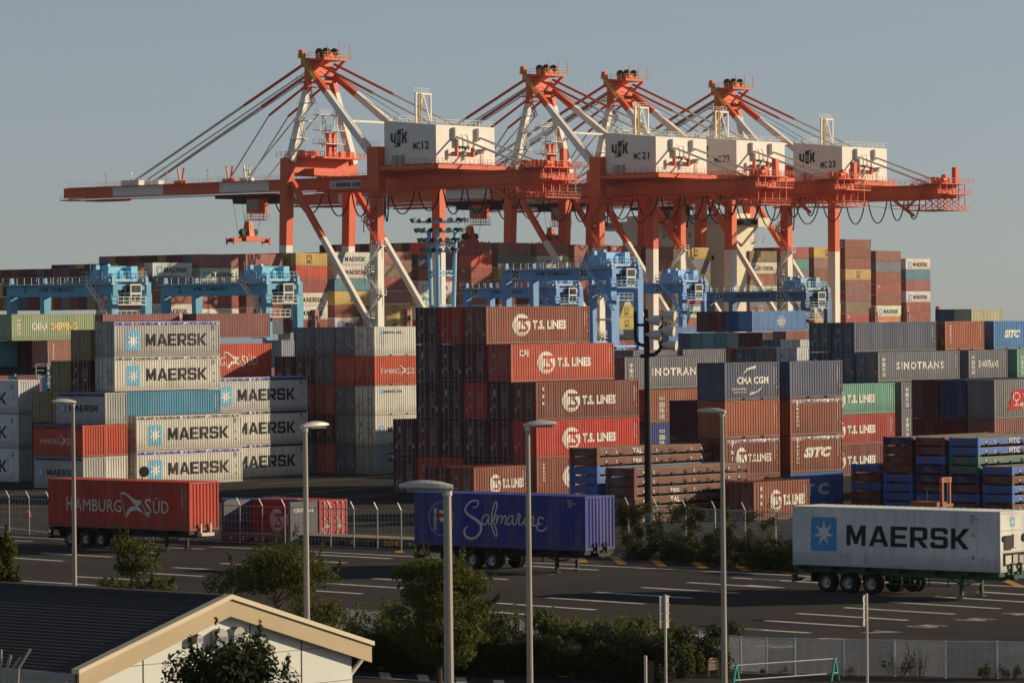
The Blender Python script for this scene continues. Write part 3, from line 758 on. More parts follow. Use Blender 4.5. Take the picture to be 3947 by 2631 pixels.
# ---- right of centre: long grey boxes over brown ones
BN = "the grey row behind the light mast"
th8 = H8+.02; q = AD(2409, 1502, F/48.); us, vs = touv(q)
for t, (cn, c, dc, ft) in enumerate((("brown", BROWN2, (), ""), ("brown", BROWN2, (), ""), ("brown", BROWN2, (), ""), ("grey", GREYD, ["sino", "code"], "with wide white lettering"))):
    U_box(BN, cn, c, us, vs, t*th8, L40, H8, t, 1, ft, dc)
for t, (cn, c, dc, ft) in enumerate((("brown", BROWN, (), ""), ("blue", DBLUE, ["zhong"], "with vertical lettering"), ("orange brown", PC(150, 84, 54), ["zhong"], "with vertical lettering"))):
    U_box(BN, cn, c, us, vs-2.55, t*th8, L40, H8, t, 0, ft, dc)
for t in range(4): U_box(BN, "navy", NAVY, us, vs+2.55, t*th8, L40, H8, t, 2)
# four-high pair of 20 ft stacks in front
BN = "the four-high pair right of centre"
q = G(2797, 1838, 2.6); uc, vc = touv(q)
for b, (du, px) in enumerate(((0., 2797), (None, 3046))):
    if du is None: du = inplane(px, 1600, UVP(uc, vc), U)[0]
    lst = [[("brown", BROWN, (), ""), ("brown", BROWN2, ["triton_ts", "code"], "with disc logo"), ("orange brown", PC(158, 86, 56), ["code"], "without lettering"), ("slate blue", BLUEG, ["cma", "code"], "with white swoosh logo")],
           [("blue", PC(62, 104, 150), ["itc"], "with broken lettering"), ("brown", BROWN, ["triton_sitc", "code"], "with slanted lettering"), ("brown", BROWN, ["triton", "code"], "with vertical lettering"), ("slate blue", PC(86, 90, 104), ["code"], "without lettering")]][b]
    for t, (cn, c, dc, ft) in enumerate(lst):
        tarped = (t in (1, 2) and b == 1) or (t == 1 and b == 0)
        U_box(BN, cn, c, uc+du, vc, t*th8, L20, H8, t, 0, ft, dc, "open" if tarped else "dry", "wall", S(120, 116, 130), where=["left", "right"][b]+" stack")
for t in range(3): U_box(BN, "maroon", [BROWN2, MAROON, DMAR][t], uc, vc+2.52, t*th8, L20, H8, t, 1, "showing a plain end" if t else "", (), "dry", "wall", where="back")
q = AD(2905, 1849+14, 262.); uf, vf = touv(q)
container(UVP(uf, vf), 0, RZU, L20, H8, BROWN, "lone brown container with disc logo standing on the ground behind the vine fence", ["ts_tex", "code"], "dry", "door", "wall")

# ---- right-hand block
BN = "the right-hand grey block"
q = AD(3385.3, 1473.8, 344.); ug, vg = touv(q)
face = {4: (0, [("grey", BLUEG, L40, ["code"], "without lettering", 0.), ("orange brown", PC(170, 92, 60), L20, ["triton", "code"], "with vertical lettering", 13.6), ("sky blue", BLUE, L20, ["sitc", "code"], "with slanted lettering", 21.2)]),
        3: (-1, [("grey", GREYD, L40, ["sino", "code"], "with wide white lettering", 0.), ("grey", GREYD, L20, ["sino20", "code"], "with small white lettering", 13.6), ("green", GREEN, L20, ["zhong"], "with vertical lettering", 21.2)])}
for r in range(3):
    for t in range(5):
        for b, off in ((0, 0.), (1, 13.6), (2, 21.2)):
            L = L40 if b == 0 else L20
            if r == 0 and t == 4: continue            # front row is one lower
            f = (t == 3 and r == 0) or (t == 4 and r == 1)
            if f: cn, c, _, dc, ft, _ = face[t][1][b]
            else: cn, c, dc, ft = ("dark blue", NAVY, (), "") if (r+t+b) % 2 else ("slate", BLUEG, (), "")
            if r == 0 and t < 3 and b > 0: continue
            U_box(BN, cn, c, ug+off, vg+r*2.55, t*th8, L, H8, t, r, ft, dc, rods=(r > 0 or b == 0), where=f"{['left', 'middle', 'right'][b]} bay {ROWN[r]}")
# lower front of the right block: three boxes of disc-logo line, then grey pair
q = AD(3449, 1836, 344.); ut, vt = touv(G(3240, 1836.7)); ut -= L40
BN = "the lower row under the right block"
ut = inplane(3449, 1540, UVP(0, vg-2.6), U)[0]-L40
for t, (cn, c, dc, ft) in enumerate((("brown", PC(120, 58, 48), ["ts", "code"], "with disc logo"), ("red", PC(170, 60, 48), ["ts", "code"], "with disc logo"), ("green", GREEN, ["ts", "code"], "with disc logo"))):
    U_box(BN, cn, c, ut, vg-2.6, t*th8, L40, H8, t, 0, ft, dc)
us2 = inplane(3475, 1540, UVP(0, vg-2.6), U)[0]
for t, (cn, c) in enumerate((("blue grey", BLUEG), ("grey", GREYD), ("grey", GREYD))):
    U_box(BN, cn, c, us2, vg-2.6, t*th8, L40, H8, t, 0, "with white lettering" if t else "", ["sino", "code"] if t else (), where="right bay")
# dark ends and rail-logo box at the right edge
BN = "the dark-ended group at right edge"
q = AD(3834, 1620, F/52.); ud, vd = touv(q)
for t, (cn, c, dc, ft) in enumerate((("brown", BROWN, (), ""), ("brown", PC(140, 86, 70), ["beacon"], "with small black word"), ("brown grey", PC(120, 116, 108), ["cr", "code"], "with red logo panel"))):
    U_box(BN, cn, c, ud, vd, t*(HC+.02), L40, HC, t, 0, ft, dc, "dry", "wall")
for r in (1, 2):
    for t in range(3):
        cn, c = [("maroon", DMAR), ("maroon", MAROON), (("navy", NAVY), ("maroon", PC(96, 44, 44)))[r-1]][t]
        U_box(BN, cn, c, ud, vd+r*2.55, t*(HC+.02), L40, HC, t, r, near="wall")

# ---- more distant boxes showing above and between
BN = "the far row behind the light mast"
pbox(2458, 1346, 1400, L20, H8*.62, 5, BN, "grey", GREYD, "with yellow word", ["seaco"], fill=False, where="left", base_h=2.62) if False else None
def far(px, yt, h_px, L, Hh, tier_top, block, items):
    """a short run of far boxes: px, yt = upper near corner of the first"""
    s = h_px/Hh; D = F/s; z1 = AD(px, yt, D).z; n = max(1, round(z1/(Hh+.02))); sc = z1/(n*(Hh+.02))
    q = AD(px, yt, D); u, v = touv(q)
    for i, (cn, c, dc, ft, du, dv, dz) in enumerate(items):
        U_box(block, cn, c, u+du, v+dv, (n-1-dz)*(Hh+.02)+(z1-n*(Hh+.02)), L, Hh, max(0, min(8, n-1-dz)), 0, ft, dc, rods=D < 400, where=["left", "middle", "right", "fourth", "fifth", "sixth", "seventh"][i])
        for k in range(n-1-dz):
            pass
    return D
far(2899, 1198, 80, L40, HC, 5, "the far blue line", [("sky blue", LBLUE, ["cosco"], "with globe logo", 0, 0, 0), ("navy", DBLUE, (), "", 0, 2.52, 0), ("maroon", MAROON, (), "", 0, 5.04, 0), ("dark maroon", DMAR, (), "", 0, 7.56, 0)])
far(2940, 1281, 70, L40, HC, 4, "the far teal line", [("grey", GREYG, (), "", 0, 5., 0), ("teal", TEALD, (), "", 0, 7.5, 0), ("pale teal", PC(120, 140, 140), (), "", 0, 10., 0), ("green", TEALD, (), "", 0, 12.5, 0), ("slate", BLUEG, (), "", 0, 15., 0), ("maroon", DMAR, (), "", 0, 2.5, 0), ("dark maroon", DMAR, (), "", 0, 0, 0)])
far(2578, 1261, 64, L40, HC, 4, "the far pale blue row", [("pale blue", LBLUE, ["sitc"], "with slanted lettering", 0, 0, 0)])
far(3030, 1274, 76, L40, HC, 4, "the far brown row", [("brown", PC(146, 82, 62), ["t_only"], "with white mark", 0, 0, 0)])
far(3072, 1338, 108, L20, H8, 3, "the white reefer row", [("white", WHITEC, ["sino20"], "with blue black lettering", 0, 0, 0), ("grey", GREYD, (), "", 0, 2.52, 0), ("slate", BLUEG, (), "", 0, 5.04, 0), ("brown", BROWN, (), "", 0, 7.6, 0)])
far(3085, 1308, 104, L20, H8, 3, "the second white row", [("white", WHITEC, (), "", 0, 0, 0), ("slate", BLUEG, (), "", 0, 2.52, 0)])
far(2825, 1343, 102, L20, H8, 3, "the orange brown row", [("orange brown", PC(150, 84, 58), ["code"], "with small label", 0, 0, 0), ("maroon", MAROON, (), "", 0, 2.52, 0)])
far(2633, 1346, 112, L20, H8, 4, "the grey seam row", [("grey", GREYD, ["seaco"], "with yellow word", 0, 0, 0), ("slate", GREYD, ["seaco"], "with yellow word", -6.9, 0, 0), ("navy", NAVY, (), "", -6.9, 2.5, 0)])
far(3745, 1190, 90, L20, H8, 5, "the last far row at right", [("pale cream", PC(190, 180, 140), ["cosco_old"], "with dark lettering", 0, 0, 0), ("slate", BLUEG, (), "", 0, 2.5, 0)])
# behind the left block
far(45, 1210, 102, L40, HC, 5, "the far green line at left", [("pale green", PGREEN, ["china"], "with gold and white lettering", 0, 0, 0), ("teal", TEALD, (), "", 0, 2.52, 0), ("dark teal", TEALD, (), "", 0, 2.52, 1), ("dark maroon", DMAR, (), "", 3, 0, 1)])
far(2, 1357, 90, L40, H8, 4, "the grey line at far left", [("blue grey", BLUEG, ["sitc", "code"], "with slanted lettering", -3., 0, 0)])
far(183, 1312, 96, L20, H8, 4, "the brown gap box at left", [("pale brown", PC(158, 100, 80), ["triton"], "with vertical lettering", 0, 0, 0)])
far(397, 1210, 96, L40, HC, 5, "the pale brown line at left", [("pale brown", PC(150, 92, 80), ["code"], "", 0, 0, 0), ("pinkish brown", PC(140, 82, 72), (), "", 12.6, -2.5, 0)])
far(1085, 1310, 106, L40, HC, 4, "the grey gap box", [("pale grey", PC(140, 138, 134), ["t_only"], "", 0, 0, 0)])
# white reefers at the left edge, laid across
q = G(74, 1857); ua, va = touv(q)
for t in range(3):
    container(UVP(ua, va+L40), t*2.92, RZV, L40, HC, WHITEC, f"white refrigerated container cut by the left edge, {TIER[t]} tier", ["maersk", "code_dark"], "reefer", "wall", "wall", "white containers at the left edge")
# yard ground markings behind the fence
for a, b in (((0, 1905), (170, 1900)), ((0, 1952), (150, 1950)), ((1000, 1865), (1500, 1838)), ((1000, 1915), (1510, 1870)), ((850, 1955), (1505, 1905)), ((3010, 1850), (3270, 1842)), ((3020, 1880), (3270, 1872)), ((3040, 1905), (3270, 1898)), ((0, 2030), (186, 2050))):
    gline(G(*a), G(*b), .15, PAINTW)
# ================================================================== quay cranes
TQ = math.radians(51.5); Q = Vector((math.cos(TQ), math.sin(TQ), 0)); NN = Vector((math.sin(TQ), -math.cos(TQ), 0)); RZC = TQ-math.pi/2
def cpaint(name, c, vary=.10): 
    m, nt, b = newmat(name)
    n1 = noise(nt, objvec(nt, .25, .25, .25), 1., 4.); n2 = noise(nt, objvec(nt, 1.6, 1.6, .25), 1., 4., .6)
    col = ramp(nt, n1, .3, .7, tuple(x*(1-vary) for x in c[:3])+(1,), tuple(min(.9, x*(1+vary*.6)) for x in c[:3])+(1,))
    col = mixc(nt, math_node(nt, 'MULTIPLY', ramp(nt, n2, .55, .8), .35), col, tuple(x*.45 for x in c[:3])+(1,))
    nt.links.new(col, b.inputs["Base Color"]); b.inputs["Roughness"].default_value = .5; b.inputs["Specular IOR Level"].default_value = .3
    return m
CO = cpaint("crane_orange", PC(216, 90, 46)+(1,)); CWH = cpaint("crane_white", PC(224, 210, 184)+(1,), .05); YR = cpaint("safety_yellow", PC(214, 168, 60)+(1,)); CORD = plain("black_cable", S(26, 27, 28), .7)
GLASS = plain("dark_glass", S(24, 32, 38), .08, 0, .05, spec=.6)
def rails(m, pts, h=1.1, step=2.2, r=.035, mid=True):
    """a handrail along a line of points"""
    for a, b in zip(pts, pts[1:]):
        a, b = Vector(a), Vector(b); n = max(1, int((b-a).length/step))
        for k in ((1., .5) if mid else (1.,)): m.beam(a+Z3*h*k, b+Z3*h*k, r*1.2)
        for i in range(n+1): p = a+(b-a)*i/n; m.beam(p, p+Z3*h, r*1.4)
    return m
def stairs(m, a, b, w=.8):
    a, b = Vector(a), Vector(b); d = b-a; side = Vector((-d.y, d.x, 0))
    side = side.normalized()*w/2 if side.length > 1e-4 else Vector((0, w/2, 0))
    for s in (-1, 1): m.beam(a+side*s, b+side*s, .10, .28); m.beam(a+side*s+Z3*1., b+side*s+Z3*1., .06)
    n = max(3, int(d.length/.45))
    for i in range(1, n):
        p = a+d*i/n; m.beam(p-side, p+side, .22, .06)
    for i in range(0, n+1, 3):
        for s in (-1, 1): p = a+d*i/n+side*s; m.beam(p, p+Z3*1., .05)
    return m
def split_beam(p, q, w, h, zs, w2=None, h2=None, up=(0, 1, 0)):
    """member painted orange above zs and white below"""
    p, q = Vector(p), Vector(q); k = (zs-p.z)/(q.z-p.z); mid = p+(q-p)*k; w2 = w2 or w; h2 = h2 or h
    m = MB(); wm, hm = w+(w2-w)*k, h+(h2-h)*k
    m.mat(0 if p.z > zs else 1).beam(p, mid, w, h, wm, hm, up=up); m.mat(1 if p.z > zs else 0).beam(mid, q, wm, hm, w2, h2, up=up)
    return m
def make_crane(loc, label, num, sign):
    R = empty("gantry_crane", loc, RZC, label, "crane", "gantry cranes along the quay")
    two = [CO, CWH]; w = 10.5
    for y in (-w, w):
        split_beam((-2.4, y, 1.5), (-.6, y, 49.5), 2.0, 1.7, 30.6, 2.2, 2.4).build("portal_leg", two, R)
        split_beam((24.8, y, 1.5), (25.2, y, 48.), 2.3, 2.1, 30.2, 2.2, 2.0).build("portal_leg", two, R)
        split_beam((.4, y*.96, 44.5), (24., y, 11.5), 1.15, 1.15, 32.).build("diagonal_brace", two, R)
        split_beam((.3, y, 49.), (.1, y*.30, 69.5), 1.9, 1.5, 64.8, 1.3, 1.2).build("tower_leg", two, R)
        split_beam((25.4, y*.98, 48.), (.6, y*.32, 69.), 1.6, 1.5, 64.2, 1.2, 1.2).build("back_leg", two, R)
        MB().box(-4.5, y-1.1, .3, 27.2, y+1.1, 2.2).build("sill_beam", CWH, R)
    for x, z0, z1 in ((-.6, 46.6, 49.8), (25.2, 44.8, 47.6)): MB().box(x-1.1, -w-1.2, z0, x+1.1, w+1.2, z1).build("portal_beam", CO, R)
    MB().beam((0, -w, 58.), (0, w, 58.), .5).build("tie_bar", CWH, R) if False else None
    MB().beam((14., -7.1, 57.6), (14., 7.1, 57.6), .45).build("tie_bar", CWH, R)
    # boom and girder
    bands = ((-76.4, -60.5, 0), (-60.5, -44.5, 1), (-44.5, -27., 0), (-27., -12., 1), (-12., 6., 0))
    for y in (-3.4, 3.4):
        m = MB()
        for x0, x1, c in bands: m.mat(c).box(x0, y-.65, 43.1, x1-.01, y+.65, 45.35)
        m.build("boom_girder", two, R)
        MB().box(2.2, y-.7, 42.4, 65.5, y+.7, 45.7).build("main_girder", CO, R)
        MB().box(-74, y-1.35*(1 if y < 0 else -1)-.1, 42.7, 66., y-1.35*(1 if y < 0 else -1)+.1, 42.95).build("cable_rail", CO, R)
    for x in (-75.8, -60, -44, -27, -12, 4, 20, 44, 56, 65.): MB().box(x-.35, -3.3, 43.4, x+.35, 3.3, 44.6).build("cross_beam", CO if x not in (-60, -12) else CWH, R)
    MB().box(-74.5, -4.9, 45.36, 66, -4.1, 45.46).box(-74.5, 4.1, 45.36, 66, 4.9, 45.46).build("walkway", CO, R)
    for y in (-4.85, 4.85):
        m = MB(); rails(m, [(-74.5, y, 45.46), (24, y, 45.46)], 1.1, 1.9); m.build("railing", [CWH if y < 0 else CO], R)
        m = MB(); rails(m, [(42, y, 45.9), (66, y, 45.9)], 1.2, 1.6); m.build("railing", CO, R)
    m = MB().box(-79., -2.6, 42.55, -76., 2.6, 42.8); rails(m, [(-79, -2.6, 42.8), (-79, 2.6, 42.8), (-76, 2.6, 42.8)], 1.1, 1.2); rails(m, [(-79, -2.6, 42.8), (-76, -2.6, 42.8)]); m.build("tip_platform", CO, R)
    for x, nm in ((-66., "buffer_frame"), (8., "buffer_frame")): MB().box(x-5, -2.6, 42.2, x+5, 2.6, 42.6).build(nm, CO, R)
    MB().box(-54., -4.6, 42.25, -20., -4.2, 42.55).build("cable_tray", CWH, R)
    for x in (-62, -54, -43, -30, -18): MB().beam((x, -4.6, 45.4), (x, -4.6, 48.2), .12).box(x-.15, -4.9, 48.1, x+.15, -4.3, 48.4).build("lamp_post", CO if x not in (-54, -18) else CWH, R)
    for x, c in ((-39.5, 0), (-24.5, 0), (-19.2, 1)):
        m = MB()
        for s in (-.6, .6): m.beam((x+s*.4, -3.4, 45.3), (x+s*1.6, -3.4, 49.), .3)
        m.box(x-1.8, -3.9, 45.3, x+1.8, -2.9, 46.2); m.build("stay_bracket", two[c], R)
    MB().box(-57.5, -4.3, 45.4, -52, -2.4, 46.7).box(-57.5, 2.4, 45.4, -52, 4.3, 46.7).build("stay_anchor", CWH, R)
    # stays
    for y in (-3.2, 3.2):
        a = Vector((-.8, y*.9, 71.6)); b = Vector((-54.6, y, 46.4)); k = a+(b-a)*.36
        MB().mat(0).tube(a, k, .36, 8).mat(1).tube(k, b, .30, 8).build("fore_stay", two, R)
        k0 = a+(b-a)*.20
        a2 = Vector((-1.0, y*.9, 66.5)); k2 = Vector((-12.4, y, 60.0)); b2 = Vector((-24.5, y, 46.2))
        MB().mat(0).tube(a2, k2, .30, 8).mat(1).tube(k2, b2, .20, 8).build("inner_stay", two, R)
        MB().mat(1).tube((-3.5, y, 60.), (-19.4, y, 46.), .16, 6).build("short_stay", two, R)
        a = Vector((1.5, y*.95, 71.)); b = Vector((41.6, y*1.25, 53.4)); k = a+(b-a)*.42
        MB().mat(0).tube(a, k, .30, 8).mat(1).tube(k, b, .24, 8).tube(b, (63.6, y*1.25, 45.6), .24, 8).build("back_stay", two, R)
        MB().box(41.5, y*1.25-.55, 52.6, 42.4, y*1.25+.55, 55.2).build("stay_bracket", CWH, R)
        for d in (.0, .5):
            MB().path([(-.5, y*.5+d, 70.4), (-52., y*.5+d, 46.8)], .07, 4).build("hoist_rope", CORD, R)
        MB().path([(1., y*.6, 69.5), (28., y*.6, 55.5)], .06, 4).build("hoist_rope", CORD, R)
    # tower head
    m = MB().box(-2.2, -4.0, 70.2, -.4, 4.0, 72.2).box(-1.2, -3.6, 68.2, 1.6, 3.6, 70.4).box(-.4, -3.9, 71.6, 4.6, 3.9, 72.0).box(-2.6, -4.3, 72.2, -1.5, -3.1, 74.0).box(-2.6, 3.1, 72.2, -1.5, 4.3, 74.)
    for x in (-1.8, 1.6): m.beam((x, -3.2, 67.), (x, 3.2, 67.), .5)
    for y in (-3.4, 3.4): m.beam((.8, y, 69.), (4.2, y, 71.7), .5); m.beam((-1., y, 66.5), (-1., y, 71.), .7)
    m.build("tower_head", CO, R)
    for x in (1.0, 3.0):
        for y in (-1.4, 1.4): MB().tube((x, y-.25, 73.4), (x, y+.25, 73.4), 1.0, 12).build("sheave", BLACK, R)
        MB().box(x-.4, -2.2, 72.0, x+.4, 2.2, 73.2).build("sheave_frame", CO, R)
    m = MB(); rails(m, [(-2.5, -4.6, 72.), (5.2, -4.6, 72.), (5.2, 4.6, 72.), (-2.5, 4.6, 72.)], 1.2, 1.3, .05); m.build("railing", YR, R)
    m = MB(); rails(m, [(-2.8, -4.8, 67.), (3., -4.8, 67.)], 1.1, 1.3, .05); stairs(m, (3., -4.9, 67.), (-1., -4.9, 71.9)); m.build("access_stair", YR, R)
    for y in (-3., 1., 4.5): MB().beam((4.8, y, 72.), (4.8, y, 75.2), .12).build("mast", CO, R)
    MB().box(-2.6, -4.9, 66.7, 3.2, -3., 66.9).build("platform", CO, R)
    # zigzag stairs on the tower leg and the landside leg
    zz = [50., 54., 58., 62., 65.5]
    for i, (z0, z1) in enumerate(zip(zz, zz[1:])):
        y0 = -10.5+(z0-49.5)/20*7.4; y1 = -10.5+(z1-49.5)/20*7.4; s = 1 if i % 2 == 0 else -1
        m = MB(); stairs(m, (1.2+1.4*(s > 0)*0+1.6-1.4*s, y0-1.2, z0), (1.6+1.4*s+1.2, y1-1.2, z1), .7)
        m.box(.2, y1-2.1, z1-.15, 4.6, y1-.4, z1); rails(m, [(.2, y1-2.1, z1), (4.6, y1-2.1, z1)], 1.1, 1.1); m.build("stair_flight", CWH if z1 < 65 else CO, R)
    zz = [4.5, 9.5, 14.5, 19.5, 24.5, 30., 35.5, 41.]
    for i, (z0, z1) in enumerate(zip(zz, zz[1:])):
        s = 1 if i % 2 == 0 else -1
        m = MB(); stairs(m, (25.4-2.0*s, -12.4, z0), (25.4+2.0*s, -12.4, z1), .9); m.box(25.4+1.4*s-1.1, -13.1, z1-.2, 25.4+1.4*s+1.6, -11.4, z1)
        m.beam((25.4+2.6*s, -12.2, z1-2.6), (25.4+2.6*s, -12.2, z1), .16); m.beam((25.2, -11.6, z1-2.2), (25.4+2.6*s, -12.2, z1-.1), .2)
        rails(m, [(25.4+1.4*s-1.1, -13.1, z1), (25.4+1.4*s+1.6, -13.1, z1), (25.4+1.4*s+1.6, -11.4, z1)], 1.1, .9, .06); m.build("stair_flight", CWH if z1 < 30.5 else CO, R)
    MB().box(22.6, -12.6, 40.8, 28.6, -9., 41.3).build("stair_landing", CO, R); MB().box(23.6, -11.9, 41.5, 26.8, -9.4, 51.4).build("leg_head", CO, R)
    m = MB(); rails(m, [(22.6, -12.6, 41.3), (28.6, -12.6, 41.3), (28.6, -9., 41.3)], 1.1, 1.); rails(m, [(23.2, -12.8, 51.4), (27.6, -12.8, 51.4)], 1.1, 1.); m.build("railing", CO, R)
    # machine house
    hs = MB().hexa([(27., -10, 47.4), (41.5, -10, 47.4), (41.5, 10, 47.4), (27., 10, 47.4), (27., -10, 57.0), (41.5, -10, 55.6), (41.5, 10, 55.6), (27., 10, 57.0)])
    hs.build("machine_house", CWH, R)
    MB().box(25.6, -11.6, 46.2, 43.4, 11.4, 47.1).build("house_deck", CO, R)
    m = MB(); rails(m, [(27., -11.5, 47.1), (43.3, -11.5, 47.1), (43.3, 11.3, 47.1)], 1.3, 1.5, .05); m.build("railing", CO, R)
    m = MB(); rails(m, [(41.4, -9.9, 55.6), (27.1, -9.9, 57.), (27.1, 9.9, 57.), (41.4, 9.9, 55.6), (41.4, -9.9, 55.6)], 1.25, 1.2, .05); m.build("roof_railing", CWH, R)
    for i in range(3):
        m = MB(); y0 = -3.6+i*1.7
        P = [(41.5, y0, 51.2), (42.5, y0, 51.2), (42.5, y0, 52.7), (42.2, y0, 53.5), (41.5, y0, 53.9)]
        b = len(m.v); m.v += P+[(a, y0+1.2, c) for a, _, c in P]
        m.f += [(b, b+1, b+2, b+3, b+4), (b+9, b+8, b+7, b+6, b+5)]+[(b+j, b+5+j, b+5+(j+1) % 5, b+(j+1) % 5) for j in range(5)]; m.m += [0]*7
        m.build("vent_hood", CWH, R)
    for y0 in (-4.6, .9): MB().box(41.5, y0, 49.7, 43., y0+3.6, 49.95).build("canopy", BLACK, R); MB().box(42.6, y0-.5, 48.9, 43.3, y0, 50.9).build("cable_duct", CO, R)
    MB().box(41.48, 5., 47.5, 41.62, 6., 49.6).build("house_door", PRINT0, R, S(200, 196, 184)); MB().box(41.5, 4.2, 50.6, 43.4, 7., 50.8).build("canopy", CWH, R)
    for i in range(2): MB().box(29.6+i*1.6, -10.6, 47.2, 30.9+i*1.6, -10., 49.4).build("air_unit", FAINT, R)
    qm = quadmap((180, 195), (1080, 235), (180, 905), (1085, 870), 14.5, 9.4)
    lg = P2()
    for poly in ([(288, 398), (330, 395), (330, 490), (340, 508), (355, 508), (355, 392), (385, 392), (383, 570), (355, 570), (345, 548), (305, 530), (288, 500)],
                 [(400, 450), (400, 368), (420, 347), (522, 338), (522, 362), (478, 368), (470, 452), (435, 425)], [(470, 505), (470, 590), (455, 612), (352, 620), (352, 598), (395, 592), (400, 508), (435, 540)],
                 [(488, 385), (520, 383), (520, 460), (545, 382), (585, 378), (560, 470), (585, 560), (548, 562), (520, 485), (520, 565), (488, 567)],
                 [(388, 476), (435, 436), (484, 470), (388, 476)][:3], [(388, 490), (484, 484), (435, 528)]): lg.poly(poly[::-1])
    lg.map(qm); lg.f = [f[::-1] for f in lg.f]
    # every quad/tri in picture coordinates runs the other way round
    a0 = Vector((27., -10.02, 47.4))
    ob("company_logo", lg.mesh("company_logo", PRINT0, a0, (1, 0, 0), (0, 0, 1)), R, S(34, 42, 56))
    p = P2().text(num[:2], 8.1, 3.0, 10.1, 4.7, bold=.03).text(num[2:], 10.5, 3.1, 12.6, 4.8, bold=.03)
    ob("lettering", p.mesh("lettering", PRINT0, a0, (1, 0, 0), (0, 0, 1)), R, S(34, 38, 42))
    p = P2().text(num[:2], 7.8, 3.1, 10.3, 4.9, bold=.03).text(num[2:], 10.9, 3.1, 13.2, 4.9, bold=.03)
    ob("lettering", p.mesh("lettering", PRINT0, (41.53, -10, 47.4), (0, 1, 0), (0, 0, 1)), R, S(34, 38, 42))
    # gantry on the house roof
    m = MB()
    for y in (-6.5, -1.5):
        m.beam((33, y, 56.), (33, y, 63.), .35); m.beam((33, -4, 62.6), (33, y, 56.4), .25)
    m.beam((33, -6.7, 62.8), (33, -1.3, 62.8), .4); rails(m, [(32.6, -6.7, 63.), (32.6, -1.3, 63.)], 1., 1.1, .05); m.build("roof_gantry", CWH, R)
    m = MB(); stairs(m, (33.2, -5.4, 56.2), (33.3, -5.4, 62.8), .6); m.build("ladder", YR, R)
    # floodlight frame and machinery on the portal
    m = MB()
    for y in (-2.4, 1.6):
        for dx in (-.4, .4): m.beam((3+dx, y, 49.8), (3+dx, y, 59.6), .16)
        for k in range(8): m.beam((2.6, y, 50+k*1.2), (3.4, y, 51.2+k*1.2), .1)
    for z in (53., 56., 59.4): m.box(2., -5., z, 4., 3.6, z+.18); rails(m, [(2., -5., z+.1), (4., -5., z+.1), (4., 3.6, z+.1)], 1., 1.2, .05)
    m.build("floodlight_frame", CWH, R)
    for y in (-.4, 1.2): MB().box(1.6, y, 49.8, 2.8, y+.9, 55.6).build("counter_post", CO, R)
    m = MB().box(-3.4, -8.5, 49.8, 4.6, 9., 50.2).box(-2.6, -6., 46., 3.2, 6., 47.6); rails(m, [(-3.4, -11., 50.), (4.6, -11., 50.), (4.6, 11., 50.), (-3.4, 11., 50.)], 1.2, 1.3, .05)
    for y in (-8.5, -4., 5., 8.): m.box(-.8, y, 50., 1.6, y+1.6, 51.6)
    m.build("portal_platform", CO, R)
    # rear machinery end
    m = MB().box(60.5, -5.8, 45.75, 67.5, 5.8, 46.0).box(66., -5.2, 43.2, 69.2, 5.2, 43.45)
    for y in (-5.6, -2.8, 0, 2.8, 5.6):
        m.beam((61., y, 45.8), (61., y, 39.6), .2); m.beam((67., y, 45.8), (67., y, 40.6), .2); m.beam((61., y, 39.7), (67., y, 43.6), .14); m.beam((67., y, 39.7), (61., y, 43.6), .14)
    m.box(57., -5.8, 39.4, 68., 5.8, 39.6)
    rails(m, [(59.5, -5.8, 46.), (69.3, -5.8, 46.), (69.3, 5.8, 46.)], 1.2, 1.0, .06); rails(m, [(57., -5.8, 39.6), (68., -5.8, 39.6), (68., 5.8, 39.6)], 1.2, 1.0, .06); rails(m, [(66., -5.2, 43.45), (69.2, -5.2, 43.45), (69.2, 5.2, 43.45)], 1.2, 1., .06)
    m.beam((53., -5., 42.3), (59., -5., 38.2), .6); m.beam((43., -3., 41.2), (57., -3., 39.6), .12); stairs(m, (57., -6.2, 39.6), (62., -6.2, 43.4)); stairs(m, (62., -6.2, 43.4), (59., -6.2, 46.))
    m.box(51., -4.6, 40.9, 57., 4.6, 41.05)
    m.build("rear_machinery_deck", CO, R)
    for x0, y0, z1 in ((63., -3.4, 47.6), (64.6, -1.2, 48.2), (63.4, 1.4, 47.4), (65.4, 2.2, 50.0)): MB().box(x0, y0, 46., x0+1.1, y0+1.3, z1).build("winch_unit", CO, R)
    for x0, y0 in ((62.4, -.6), (65.8, -3.2)): MB().tube((x0, y0, 46.8), (x0, y0+1.8, 46.8), .7, 10).build("rope_drum", CO, R)
    for y in (-4.2, -1., 2.2): MB().tube((67.4, y, 44.6), (67.4, y+.1, 44.2), .28, 8).build("floodlight", FAINT, R)
    # trolley, cab, spreader
    tx = -20.
    MB().box(tx-7, -5.6, 41.6, tx+8, 5.6, 42.4).box(tx-3, -4, 40.4, tx+5, 4, 41.7).build("trolley", BLACK, R)
    MB().box(tx+2, -5., 38.2, tx+5.6, -1.8, 41.4).build("operator_cab", CO, R)
    m = MB().box(tx+1.8, -5.2, 36.6, tx+5.8, -1.6, 36.75); rails(m, [(tx+1.8, -5.2, 36.75), (tx+5.8, -5.2, 36.75), (tx+5.8, -1.6, 36.75), (tx+1.8, -1.6, 36.75), (tx+1.8, -5.2, 36.75)], 1.3, .8, .05)
    for a in (1.9, 5.7): m.beam((tx+a, -3.4, 36.7), (tx+a, -3.4, 38.4), .12)
    m.build("cab_cradle", CO, R); MB().box(tx+1.95, -4.8, 39., tx+2.0, -2., 40.8).box(tx+2.2, -5.03, 39., tx+5.4, -5.0, 40.8).build("cab_window", GLASS, R)
    sx = tx-2.
    for ax in (-3.4, 3.0):
        for ay in (-1.6, 1.6): MB().tube((sx+ax, ay, 41.8), (sx+ax*.55, ay*.8, 33.6), .05, 4).build("hoist_rope", CORD, R)
